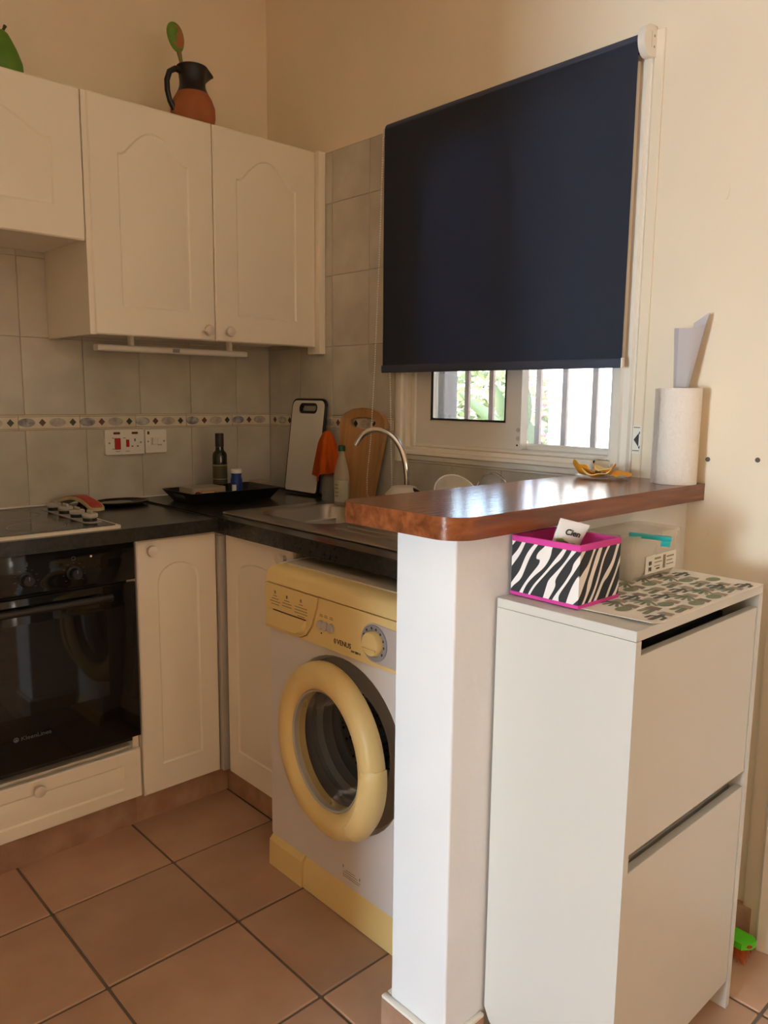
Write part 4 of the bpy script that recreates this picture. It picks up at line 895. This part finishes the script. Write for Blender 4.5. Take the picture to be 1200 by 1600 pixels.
bm = nb(); box(bm, 1.435, 1.560, KY0 - .0012, KY0 - .0002, .948, .985); lb = part('paper_label', bm, LABELW, cn)
dK = KY0 - .0012
for (x0, x1, z0, z1, m) in ((1.447, 1.463, .953, .978, INK), (1.470, 1.495, .975, .979, INKL), (1.470, 1.500, .968, .970, INKL), (1.470, 1.492, .960, .962, INKL), (1.478, 1.492, .954, .957, INK), (1.505, 1.515, .953, .981, INKL), (1.520, 1.550, .974, .977, INKL), (1.520, 1.545, .966, .968, INKL), (1.520, 1.550, .958, .960, INKL)):
    if m is INK and x0 < 1.45:
        for q in range(6): flat(lb, 'print', [(x0 + .004 * (q % 3), z0 + .012 * (q // 3) + .002 * (q % 2)), (x0 + .004 * (q % 3) + .003, z0 + .012 * (q // 3)), (x0 + .004 * (q % 3) + .003, z0 + .012 * (q // 3) + .008), (x0 + .004 * (q % 3), z0 + .012 * (q // 3) + .009)], 'y', dK, INK)
    else: flat(lb, 'print', [(x0, z0), (x1, z0), (x1, z1), (x0, z1)], 'y', dK, m)

# ------------------------------------------------------------------ kitchen roll, folded paper, orange peel
kr = thing('kitchen_roll', (1.772, .902, 1.1), 'white kitchen paper roll standing at the wall end of the bar', 'paper roll')
kc = (1.776, .897, 1.1005)
bm = nb(); lathe(bm, [(.021, .0), (.049, .0), (.0495, .001), (.0495, .223), (.049, .2245), (.021, .2245), (.021, 0)], kc, (0, 0, 1), 48, False); part('paper_winding', bm, ROLL, kr)
bm = nb(); lathe(bm, [(.0205, .001), (.0205, .2235), (.019, .2235), (.019, .001), (.0205, .001)], kc, (0, 0, 1), 28, False); part('cardboard_core', bm, M('cardboard', (.42, .33, .24), .9), kr)
bm = nb(); a0 = math.radians(128); pts_ = []
for i in range(8):
    a = a0 + i * .055; r = .0500 + (.006 * ((7 - i) / 7) ** 2); pts_.append((kc[0] + r * math.cos(a), kc[1] + r * math.sin(a)))
lp = [[bm.verts.new((x, y, z)) for x, y in pts_] for z in (1.1015, 1.21, 1.324)]
for a, b in zip(lp, lp[1:]):
    for i in range(7): bm.faces.new((a[i], a[i + 1], b[i + 1], b[i]))
bmesh.ops.solidify(bm, geom=list(bm.faces), thickness=.0004); part('loose_sheet', bm, ROLL, kr)
bm = nb()
# sheet of paper rolled into a pointed funnel and pushed into the core
def pq(u_, v_, w_): return Vector((kc[0] + u_ * .451 + w_ * .892, kc[1] - u_ * .892 + w_ * .451, v_))
cols = [(-.022, -.016, 1.464, .006), (-.012, -.010, 1.463, -.006), (.010, .000, 1.462, -.010), (.030, .012, 1.464, -.006), (.046, .017, 1.473, .004), (.054, .016, 1.500, .014), (.042, .010, 1.492, .020), (.020, .002, 1.476, .022)]
lo = [bm.verts.new(pq(l_ * .8, 1.180, w_ * .4)) for t_, l_, z_, w_ in cols]; m1 = [bm.verts.new(pq(l_, 1.3265, w_ * .5)) for t_, l_, z_, w_ in cols]; hi = [bm.verts.new(pq(t_, z_, w_)) for t_, l_, z_, w_ in cols]
md = [bm.verts.new((a.co + b.co) / 2) for a, b in zip(m1, hi)]
for A_, B_ in ((lo, m1), (m1, md), (md, hi)):
    for i in range(len(cols) - 1): bm.faces.new((A_[i], A_[i + 1], B_[i + 1], B_[i]))
bmesh.ops.solidify(bm, geom=list(bm.faces), thickness=.0005)
solo('folded_paper', (kc[0], kc[1], 1.18), bm, PAPER, 'folded white paper stuck in the top of the kitchen roll', 'paper', ang=25)
bm = nb(); lp = []
for r, z in ((.01, 1.1008), (.055, 1.1008), (.064, 1.104), (.066, 1.106), (.066, 1.1066), (.063, 1.1048), (.054, 1.1018), (.01, 1.1018)): lp.append((r, z))
lathe(bm, [(r, z - 1.1) for r, z in lp], (1.742, 1.075, 1.1), (0, 0, 1), 36, True)
solo('clear_lid', (1.742, 1.075, 1.1), bm, GLASSM, 'clear plastic lid under the orange peel on the bar', 'lid')
def peel(cxp, cyp, z, R_, half, wid, rots, lab, up=1):
    # a pointed strip cut from a sphere of orange skin, relaxed a little flatter
    bm = nb(); N_, K_ = 14, 6; O_, I_ = [], []
    for i in range(N_ + 1):
        th = half * (2 * i / N_ - 1); ww = wid * (math.cos(th / half * PI / 2) ** .6 + .06) * (1 + .15 * math.sin(7 * th + R_ * 400)); ro, ri = [], []
        for k in range(K_ + 1):
            ph = ww * (2 * k / K_ - 1)
            p = Vector((math.sin(th) * 1.0, math.sin(ph) * math.cos(th * .6), (math.cos(th) * math.cos(ph)) * .75 + .05 * math.sin(5 * th + 3 * ph)))
            ro.append(bm.verts.new(p * R_)); ri.append(bm.verts.new(p * (R_ - .0032)))
        O_.append(ro); I_.append(ri)
    for G_, mi in ((O_, 0), (I_, 1)):
        for a, b in zip(G_, G_[1:]):
            for k in range(K_): bm.faces.new((a[k], a[k + 1], b[k + 1], b[k])).material_index = mi
    ra = O_[0] + [r_[-1] for r_ in O_[1:]] + O_[-1][-2::-1] + [r_[0] for r_ in O_[-2:0:-1]]; rb = I_[0] + [r_[-1] for r_ in I_[1:]] + I_[-1][-2::-1] + [r_[0] for r_ in I_[-2:0:-1]]
    for i in range(len(ra)): bm.faces.new((ra[i], ra[(i + 1) % len(ra)], rb[(i + 1) % len(ra)], rb[i])).material_index = 1
    M_ = Matrix.Rotation(rots[2], 4, 'Z') @ Matrix.Rotation(rots[1], 4, 'Y') @ Matrix.Rotation(rots[0] + (0 if up > 0 else PI), 4, 'X')
    bmesh.ops.transform(bm, matrix=M_, verts=bm.verts)
    mn = min(v.co.z for v in bm.verts); c = sum((v.co for v in bm.verts), Vector()) / len(bm.verts)
    bmesh.ops.translate(bm, verts=bm.verts, vec=Vector((cxp - c.x, cyp - c.y, z - mn)))
    solo('orange_peel', (cxp, cyp, z), bm, [PEEL, PITH], lab, 'orange peel', 'orange peel on the bar', ang=60)
peel(1.722, 1.116, 1.1035, .036, 1.15, .70, (.5, -.55, 2.2), 'pale orange peel tilted up at the far left of the pile', -1)
peel(1.760, 1.085, 1.1035, .036, 1.2, .80, (.1, .1, 1.2), 'broad orange peel lying dome up in the middle of the pile', 1)
peel(1.752, 1.026, 1.1070, .032, 1.05, .80, (-.1, .0, 1.9), 'bright orange peel at the end of the pile nearest the paper roll', 1)
peel(1.712, 1.070, 1.1035, .040, 1.25, .34, (.2, .05, 2.0), 'thin curled orange peel strip at the front of the pile', -1)
peel(1.738, 1.062, 1.118, .034, 1.2, .42, (-.2, .15, 1.5), 'small orange peel lying across the top of the pile', -1)

# ------------------------------------------------------------------ things on top of the wall cupboards
jg = thing('clay_jug', (1.405, 2.47, 2.1535), 'black-necked terracotta jug on top of the wall cupboard', 'jug')
JC = Vector((1.402, 2.47, 2.153))
bm = nb(); lathe(bm, [(.040, 0), (.052, .004), (.066, .025), (.073, .055), (.072, .085), (.062, .112), (.052, .128)], JC, (0, 0, 1), 36); part('body', bm, TERRA, jg)
bm = nb(); prof = [(.0525, .1275), (.047, .138), (.043, .150), (.042, .165), (.044, .185), (.048, .200), (.052, .208), (.050, .211), (.043, .205), (.038, .17), (.040, .14)]
lathe(bm, prof, JC, (0, 0, 1), 36, False)
for v in bm.verts:
    d = v.co - JC
    if d.z > .165:
        q = max(0, d.normalized().x if False else d.x / math.hypot(d.x, d.y)); a_ = max(0, (q - .80) / .20); hh = (d.z - .165) / .045
        v.co.x += .028 * a_ * hh; v.co.y -= (d.y) * .35 * a_ * hh; v.co.z -= .010 * a_ * hh
part('neck', bm, JUGB, jg)
bm = nb(); tube(bm, [JC + Vector(p) for p in ((-.040, 0, .190), (-.062, 0, .192), (-.082, 0, .178), (-.092, 0, .150), (-.091, 0, .118), (-.083, 0, .088), (-.068, 0, .066))], [.010, .0095, .009, .009, .009, .009, .010], 10); part('handle', bm, [JUGB], jg)
sp = thing('painted_spoon', (1.385, 2.475, 2.20), 'painted wooden spoon standing in the clay jug', 'spoon')
Rs = Matrix.Translation((1.350, 2.478, 2.444)) @ Matrix.Rotation(math.radians(-14), 4, 'Y')
t = bmesh.new(); rg = []
for i in range(13):
    ph = PI * i / 12; rz = .046 * math.cos(ph); ww = .030 * math.sin(ph) * (1 + .12 * math.cos(ph)); rg.append((ww, rz))
lathe(t, [(max(a, 1e-4), b) for a, b in rg[::-1]], (0, 0, 0), (0, 0, 1), 24, False)
for v in t.verts: v.co.y *= .30
bm = nb(); join(bm, t, Rs); head = part('head', bm, GREENW, sp)
t = bmesh.new(); tube(t, [(0, 0, -.040), (0, 0, -.07), (0, 0, -.235)], [.0085, .006, .006], 10); bm = nb(); join(bm, t, Rs); part('stem', bm, M('spoon_handle_olive', (.22, .20, .06), .6), sp)
t = bmesh.new(); lathe(t, [(.0001, 0), (.022, .0)], (0, 0, 0), (0, -1, 0), 20, False)
for v in t.verts: v.co = Vector((v.co.x + .004, -.0098 + .0058 * ((v.co.x / .03) ** 2 + (v.co.z * 1.5 / .046) ** 2), v.co.z * 1.55))
bm = nb(); join(bm, t, Rs); part('painted_face', bm, M('spoon_salmon', (.45, .13, .05), .6, col2=(.36, .18, .06), vs_=60), head)
pr = thing('wooden_pear', (.808, 2.47, 2.1535), 'green painted pear ornament on the short wall cupboard', 'ornament')
bm = nb(); lathe(bm, [(.015, 0), (.040, .006), (.054, .035), (.052, .065), (.040, .098), (.028, .122), (.018, .140), (.008, .148), (0, .149)], (.806, 2.47, 2.153), (0, 0, 1), 32); part('fruit', bm, GREENW, pr)
bm = nb(); tube(bm, [(.810, 2.47, 2.298), (.814, 2.47, 2.308), (.818, 2.47, 2.316)], [.004, .0035, .005], 8); part('stalk', bm, M('dark_stalk', (.05, .05, .02), .7), pr)

# ------------------------------------------------------------------ worktop clutter
Z1 = WZT
ty = thing('serving_tray', (1.47, 2.45, Z1), 'black rectangular tray with flared sides on the worktop corner', 'tray')
bm = nb(); TX0, TX1, TY0, TY1 = 1.290, 1.655, 2.338, 2.560
def ring4(i, z, r): return [bm.verts.new((u_, v_, z)) for u_, v_ in rrect(TX0 + i, TX1 - i, TY0 + i, TY1 - i, r, 2)]
L4 = [ring4(.030, Z1 + .0005, .006), ring4(.0, Z1 + .042, .008), ring4(.003, Z1 + .043, .008), ring4(.033, Z1 + .005, .006)]
for a, b in zip(L4, L4[1:]):
    for i in range(len(a)): bm.faces.new((a[i], a[(i + 1) % len(a)], b[(i + 1) % len(a)], b[i]))
bm.faces.new(L4[0]); bm.faces.new(L4[-1]); part('tray_body', bm, BLACKP, ty)
for sx, nm in ((TX0, 1), (TX1, -1)):
    bm = nb(); yc = (TY0 + TY1) / 2
    prism(bm, rrect(yc - .035, yc + .035, Z1 + .020, Z1 + .031, .005), 'x', 0, .0015)
    for v in bm.verts: v.co.x = sx + nm * (.0305 - (v.co.z - Z1) * .71) - nm * .0006 + (v.co.x - .0007) * 2.2
    part('handle_slot', bm, M('tray_slot_pale', (.30, .26, .21), .8), ty)
def bottle(nm, c, prof, mat, lab, cat, capprof=None, capmat=None, labprof=None, labmat=None, capname='cap'):
    t_ = thing(nm, c, lab, cat); bm = nb(); lathe(bm, prof, c, (0, 0, 1), 28); part('glass_body' if mat is OLIVE else 'body', bm, mat, t_)
    if capprof: bm = nb(); lathe(bm, capprof, c, (0, 0, 1), 24); part(capname, bm, capmat, t_)
    if labprof: bm = nb(); lathe(bm, labprof, c, (0, 0, 1), 28, False); part('label_band', bm, labmat, t_)
    return t_
TZ = Z1 + .0055
b1 = bottle('oil_bottle', (1.500, 2.510, TZ), [(.024, 0), (.0265, .004), (.0265, .148), (.024, .158), (.016, .166), (.0145, .178), (.0145, .195), (0, .195)], OLIVE, 'tall dark green oil bottle standing in the black tray', 'bottle', [(.0155, .180), (.0158, .184), (.0158, .227), (.0148, .229), (0, .229)], BLACKP, [(.0268, .045), (.0268, .118)], GOLDL)
bm = nb(); lathe(bm, [(.0270, .112), (.0270, .114)], (1.500, 2.510, TZ), (0, 0, 1), 28, False); lathe(bm, [(.0270, .062), (.0270, .064)], (1.500, 2.510, TZ), (0, 0, 1), 28, False); part('gold_lines', bm, GOLD, b1)
b2 = bottle('salt_tub', (1.535, 2.455, TZ), [(.020, 0), (.0215, .003), (.0215, .060), (.018, .075), (.0195, .085), (.0195, .088), (0, .088)], BLUEP, 'blue plastic salt tub with a white lid in the black tray', 'tub', [(.0205, .086), (.0205, .098), (.019, .100), (0, .1)], BWHITE, capname='lid')
bm = nb()
for i in range(5):
    a = math.radians(190 + 9 * i); b = math.radians(190 + 9 * (i + 1)); bm.faces.new([bm.verts.new((1.535 + .0218 * math.cos(q), 2.455 + .0218 * math.sin(q), TZ + z)) for q, z in ((a, .012), (b, .012), (b, .045), (a, .045))])
part('paper_label', bm, LABELW, b2)
fc = thing('food_tub', (1.40, 2.47, TZ), 'clear plastic food tub with an orange label in the black tray', 'tub')
bm = nb(); prism(bm, rrect(1.335, 1.470, 2.415, 2.52, .012), 'z', TZ, TZ + .045, .004); part('tub', bm, M('cloudy_plastic', (.50, .43, .32), .3, alpha=.75), fc)
bm = nb(); box(bm, 1.345, 1.425, 2.4132, 2.4148, TZ + .010, TZ + .034); lb = part('label', bm, M('orange_label', (.50, .18, .08), .5), fc)
bm = nb(); prism(bm, ell(1.352, TZ + .022, .012, .012), 'y', 2.4118, 2.4132, holes=(ell(1.352, TZ + .022, .007, .007)[::-1],)); part('ring_print', bm, REDD, lb)
bm = nb(); box(bm, 1.370, 1.418, 2.4124, 2.4132, TZ + .024, TZ + .031); box(bm, 1.375, 1.410, 2.4124, 2.4132, TZ + .014, TZ + .018); part('print', bm, M('label_cream', (.66, .5, .34), .5), lb)
bm = nb(); prism(bm, [(1.33, 2.375), (1.50, 2.385), (1.49, 2.41), (1.335, 2.41)], 'z', TZ, TZ + .001); prism(bm, [(1.45, 2.40), (1.53, 2.39), (1.52, 2.43), (1.46, 2.43)], 'z', TZ + .001, TZ + .002)
solo('paper_slip', (1.42, 2.40, TZ), bm, LABELW, 'white paper slip lying at the front of the black tray', 'paper')
bm = nb(); box(bm, 1.700, 1.765, 2.56, 2.635, Z1, Z1 + .040, .008, 3); bx_ = solo('scouring_sponge', (1.73, 2.60, Z1), bm, M('beige_sponge', (.40, .31, .22), .9, bump=.4, bs=200), 'beige block sponge in the worktop corner behind the tray', 'sponge')
# spoon rest and oval dish by the hob
sr = thing('spoon_rest', (.98, 2.50, Z1), 'red and cream spoon rest lying beside the hob', 'spoon rest')
pth_ = [(.950, 2.600), (.960, 2.565), (.975, 2.520), (.985, 2.480), (.998, 2.440), (1.004, 2.405)]
def blob(widths, zt, zb, nm, mat, inset=0., parent=sr):
    bm = nb(); lp = []; n_ = len(pth_)
    for k in range(25):
        t_ = k / 24 * (n_ - 1); i = min(int(t_), n_ - 2); f_ = t_ - i; c = Vector(pth_[i]).lerp(Vector(pth_[i + 1]), f_); d_ = (Vector(pth_[i + 1]) - Vector(pth_[i])).normalized(); nn = Vector((-d_.y, d_.x))
        wv = widths[i] * (1 - f_) + widths[i + 1] * f_; e_ = math.sqrt(max(0, 1 - max(0, (abs(k / 24 - .5) - .38) / .12) ** 2)); wv = max(.0005, wv * e_ - inset)
        zl = .012 + .030 * math.sin(PI * min(1, k / 24 * 1.1)) ** 1.2
        lp.append([bm.verts.new((c.x + nn.x * q * wv, c.y + nn.y * q * wv, Z1 + zl + zz)) for q, zz in ((-1, zb), (-1, zt), (0, zt + .001), (1, zt), (1, zb), (0, zb))])
    for a, b in zip(lp, lp[1:]):
        for i in range(6): bm.faces.new((a[i], a[(i + 1) % 6], b[(i + 1) % 6], b[i]))
    bm.faces.new(lp[0]); bm.faces.new(lp[-1]); return part(nm, bm, mat, parent)
blob([.030, .036, .028, .024, .028, .022], .004, -.006, 'rim', M('spoon_rest_cream', (.50, .42, .24), .4))
blob([.030, .036, .028, .024, .028, .022], .0062, .002, 'inlay', M('spoon_rest_red', (.42, .055, .04), .4), .006)
bm = nb(); lathe(bm, [(.022, 0), (.020, .012), (.012, .018), (.012, .034), (0, .034)], (.985, 2.505, Z1), (0, 0, 1), 18); part('foot', bm, BLACKP, sr)
od = thing('oval_dish', (1.135, 2.53, Z1), 'dark oval dish on the worktop against the tiles', 'dish')
bm = nb(); L5 = []
for (s_, z) in ((.70, 0), (.95, .008), (1.0, .014), (.97, .014), (.9, .008), (.68, .004)): L5.append([bm.verts.new((u_, v_, Z1 + z)) for u_, v_ in ell(1.135, 2.545, .095 * s_, .075 * s_, 32)])
for a, b in zip(L5, L5[1:]):
    for i in range(32): bm.faces.new((a[i], a[(i + 1) % 32], b[(i + 1) % 32], b[i]))
bm.faces.new(L5[0]); bm.faces.new(L5[-1]); part('bowl', bm, M('dark_ceramic', (.022, .02, .017), .2), od)
bm = nb(); prism(bm, ell(1.12, 2.555, .055, .035, 20), 'z', Z1 + .005, Z1 + .009); part('glaze_pattern', bm, M('olive_glaze', (.10, .11, .05), .3), od)

# boards leaning on the window wall
def leaner(bm, zb, xb, xt, H_):
    ang_ = math.asin((xt - xb) / H_)
    bmesh.ops.transform(bm, matrix=Matrix.Translation((xb, 0, zb)) @ Matrix.Rotation(ang_, 4, 'Y'), verts=bm.verts); return bm
cb = thing('chopping_board', (1.78, 2.385, Z1), 'white plastic chopping board with a black rim and handle slot', 'chopping board')
hole = rrect(2.340, 2.430, .318, .338, .010)
bm = nb(); prism(bm, rrect(2.280, 2.492, .004, .365, (.03, .03, .018, .018)), 'x', -.009, 0, .003, 2, holes=(hole[::-1],)); part('rim', leaner(bm, Z1 - .0, 1.779, 1.826, .365), BLACKP, cb)
bm = nb(); prism(bm, rrect(2.288, 2.484, .012, .357, (.024, .024, .012, .012)), 'x', -.0105, -.008, .0008, 1, holes=(rrect(2.330, 2.440, .308, .347, .018)[::-1],)); part('face', leaner(bm, Z1, 1.779, 1.826, .365), BOARDW, cb)
bm = nb(); prism(bm, rrect(2.330, 2.440, .308, .347, .018), 'x', -.011, -.0082, .0008, 1, holes=(rrect(2.338, 2.432, .316, .340, .010)[::-1],)); part('handle_grip', leaner(bm, Z1, 1.779, 1.826, .365), BLACKP, cb)
wb = thing('wooden_board', (1.79, 2.07, Z1), 'bamboo chopping board with an oval handle hole behind the tap', 'chopping board')
op = [(1.990, .004), (1.976, .10), (1.958, .22), (1.952, .275), (1.960, .297), (1.985, .316), (2.025, .330), (2.075, .333), (2.125, .328), (2.165, .312), (2.186, .293), (2.192, .27), (2.186, .22), (2.165, .10), (2.150, .004)]
hole = [(2.072 + .068 * math.cos(a), .283 + .018 * math.sin(a) + (.0 if math.sin(a) > 0 else -.006 * abs(math.sin(a)))) for a in [2 * PI * i / 24 for i in range(24)]]
bm = nb(); prism(bm, op, 'x', -.012, 0, .003, 2, holes=(hole[::-1],)); part('board', leaner(bm, Z1 + .001, 1.788, 1.827, .333), PLY, wb)
# orange cloth over a pump dispenser, spray bottle
dp = thing('soap_dispenser', (1.660, 2.135, Z1 + .005), 'clear soap dispenser with a chrome pump under the orange cloth', 'dispenser')
dc = (1.745, 2.178, Z1)
bm = nb(); lathe(bm, [(.024, 0), (.027, .004), (.027, .085), (.020, .098), (.013, .102), (0, .102)], dc, (0, 0, 1), 24); part('bottle', bm, M('smoky_plastic', (.30, .30, .27), .15, alpha=.6), dp)
bm = nb(); lathe(bm, [(.014, .1), (.014, .118), (.005, .120), (.005, .150), (.011, .152), (.011, .162), (0, .162)], dc, (0, 0, 1), 18); tube(bm, [(dc[0], dc[1], dc[2] + .157), (dc[0] - .03, dc[1] - .01, dc[2] + .157), (dc[0] - .04, dc[1] - .014, dc[2] + .148)], .0045, 8); part('pump', bm, CHROME, dp)
dp.location = dc; 
for ch in dp.children: ch.location = Vector((1.660, 2.135, Z1 + .005)) - Vector(dc)
bm = nb(); NT, NV = 40, 14; lp = []
ctop = Vector((dc[0] - .012, dc[1] - .006, Z1 + .2555 - .0))
for j in range(NV + 1):
    v = j / NV; row = []
    for i in range(NT):
        a = 2 * PI * i / NT
        fold = .007 * math.sin(4 * a + .6) + .004 * math.sin(7 * a + 1.9)
        r = .006 + .021 * min(1, v * 4.0) ** .5 + .022 * max(0, v - .12) + fold * v ** .8 * 1.7
        z = -.163 * v * (1 + .10 * math.sin(2 * a + 2.6) + .04 * math.sin(5 * a)) - .002 * (1 - v)
        row.append(bm.verts.new(ctop + Vector((r * math.cos(a) * .85, r * math.sin(a) * 1.2, z))))
    lp.append(row)
for a, b in zip(lp, lp[1:]):
    for i in range(NT): bm.faces.new((a[i], a[(i + 1) % NT], b[(i + 1) % NT], b[i]))
bm.faces.new(lp[0]); bmesh.ops.solidify(bm, geom=list(bm.faces), thickness=.0015)
solo('orange_cloth', (dc[0], dc[1], Z1 + .1), bm, ORANGE, 'orange cleaning cloth draped over the soap dispenser', 'cloth', ang=70)
sb = thing('detergent_bottle', (1.690, 2.012, Z1 + .005), 'clear detergent bottle with a green cap beside the orange cloth', 'bottle')
c_ = Vector((1.700, 2.052, Z1 + .005)); sb.location = c_; OFF[sb] = c_.copy()
bm = nb(); lathe(bm, [(.030, 0), (.034, .005), (.035, .06), (.033, .10), (.027, .130), (.018, .155), (.012, .170), (.011, .185), (0, .185)], c_, (0, 0, 1), 28)
for v in bm.verts: v.co.x = c_.x + (v.co.x - c_.x) * .7
part('body', bm, M('clear_bottle', (.62, .58, .46), .15, alpha=.45), sb)
bm = nb(); lathe(bm, [(.012, .183), (.0125, .187), (.0125, .200), (.010, .203), (0, .203)], c_, (0, 0, 1), 20); part('cap', bm, M('dark_green_cap', (.01, .06, .02), .4), sb)
bm = nb(); N_ = 10; lp = [[], []]
for i in range(N_ + 1):
    a = math.radians(165 + 100 * i / N_)
    for q, z in ((0, .012), (1, .085)): lp[q].append(bm.verts.new((c_.x + .0354 * .72 * math.cos(a), c_.y + .0356 * math.sin(a), c_.z + z)))
for i in range(N_): bm.faces.new((lp[0][i], lp[0][i + 1], lp[1][i + 1], lp[1][i]))
lb = part('paper_label', bm, M('label_pale_green', (.48, .47, .34), .5), sb)
bm = nb()
for z in (.030, .042, .056, .068):
    box(bm, c_.x - .0268, c_.x - .0256, c_.y - .012, c_.y + .004, c_.z + z, c_.z + z + .0045)
part('print', bm, INKL, lb, smooth=False)
# dish rack with crockery behind the bar
rk = thing('dish_rack', (1.60, 1.42, Z1 + .0095), 'chrome wire dish rack on the sink drainer behind the bar', 'dish rack')
RZ = Z1 + .0098
bm = nb(); 
for z in (RZ + .018, RZ + .085): tube(bm, [(u_, v_, z) for u_, v_ in rrect(1.53, 1.735, 1.21, 1.58, .03)], .003, 6, closed=True)
part('rails', bm, CHROME, rk)
for k in range(9):
    y = 1.25 + k * .04; bm = nb(); tube(bm, [(1.53, y, RZ + .085), (1.532, y, RZ + .018), (1.733, y, RZ + .018), (1.735, y, RZ + .085)], .0018, 5); part('wire', bm, CHROME, rk)
for (x, y) in ((1.54, 1.23), (1.54, 1.56), (1.725, 1.23), (1.725, 1.56)): bm = nb(); cyl(bm, (x, y, RZ - .0045), (x, y, RZ + .018), .004, 8); part('foot', bm, BLACKP, rk)
def bowl_bm(r, h, th=.004):
    pr_ = [(r * .45, 0), (r * .5, .002), (r * .75, h * .3), (r * .93, h * .7), (r, h), (r - th, h), (r * .90 - th, h * .7), (r * .72 - th, h * .34), (r * .45, .007), (0, .006)]
    return lathe(bmesh.new(), [(max(a, 1e-4), b) for a, b in pr_], (0, 0, 0), (0, 0, 1), 36, True)
bm = nb(); join(bm, bowl_bm(.068, .05), Matrix.Translation((1.650, 1.490, 1.014)) @ Matrix.Rotation(math.radians(52), 4, Vector((.85, -.35, 0))) @ Matrix.Translation((0, 0, -.03)))
solo('white_bowl', (1.635, 1.535, .96), bm, M('white_ceramic', (.72, .68, .60), .2), 'white bowl tilted in the dish rack', 'bowl')
bm = nb(); t = bowl_bm(.075, .075); join(bm, t, Matrix.Translation((1.645, 1.69, Z1 + .105)) @ Matrix.Rotation(PI, 4, 'X') @ Matrix.Translation((0, 0, -.0)))
for v in bm.verts: pass
solo('upturned_bowl', (1.645, 1.69, Z1 + .03), bm, M('cloudy_bowl', (.62, .57, .49), .35), 'cloudy white bowl turned upside down below the tap', 'bowl')
bm = nb(); tube(bm, [(1.65, 1.350 + .056 * math.cos(a), 1.040 + .056 * math.sin(a)) for a in [2 * PI * i / 40 for i in range(40)]], .0025, 8, closed=True)
sv = thing('wire_sieve', (1.65, 1.35, .98), 'small round metal sieve standing upright in the dish rack', 'sieve')
part('rim', bm, CHROME, sv)
bm = nb(); lathe(bm, [(.054, 0), (.05, .012), (.035, .024), (.0, .03)], (1.65, 1.350, 1.040), (1, 0, 0), 32, False); part('mesh', bm, M('sieve_mesh', (.45, .46, .44), .4, alpha=.35), sv)
bm = nb(); tube(bm, [(1.64, 1.60, 1.0), (1.645, 1.63, 1.018), (1.65, 1.655, 1.022), (1.65, 1.67, 1.020)], [.004, .006, .007, .005], 8)
pn = solo('utensil_handle', (1.645, 1.63, 1.0), bm, BLACKP, 'black handled utensil poking out of the dish rack', 'utensil')

# ------------------------------------------------------------------ dustpan brush on the floor behind the shoe cabinet
hbz = thing('hand_brush', (1.77, .70, 0), 'bright green hand brush with orange bristles on the floor', 'brush')
GRN = M('lime_plastic', (.10, .62, .02), .35)
bm = nb(); prism(bm, [(1.736, .640), (1.758, .624), (1.776, .622), (1.786, .634), (1.790, .70), (1.790, .84), (1.748, .84), (1.742, .70)], 'z', .034, .050, .004, 2); bd = part('body', bm, GRN, hbz)
bm = nb(); prism(bm, ell(1.752, .042, .0055, .0042, 16), 'y', 0, .0015)
for v in bm.verts: v.co.y = .640 + (1.736 - v.co.x) * .727 + v.co.y - .0012
part('heart_cutout', bm, M('brush_red', (.40, .05, .02), .6), bd)
bm = nb(); rg_ = random.Random(3)
for k in range(520):
    y = rg_.uniform(.637, .835); x = rg_.uniform(1.745, 1.785); s_ = .010 * (x - 1.765) / .02
    tube(bm, [(x, y, .036), (x + s_ + rg_.uniform(-.004, .004), y + rg_.uniform(-.008, .004), .001)], .0009, 3, cap=False)
part('bristles', bm, M('orange_bristle', (.50, .10, .02), .7), hbz, stuff=True)
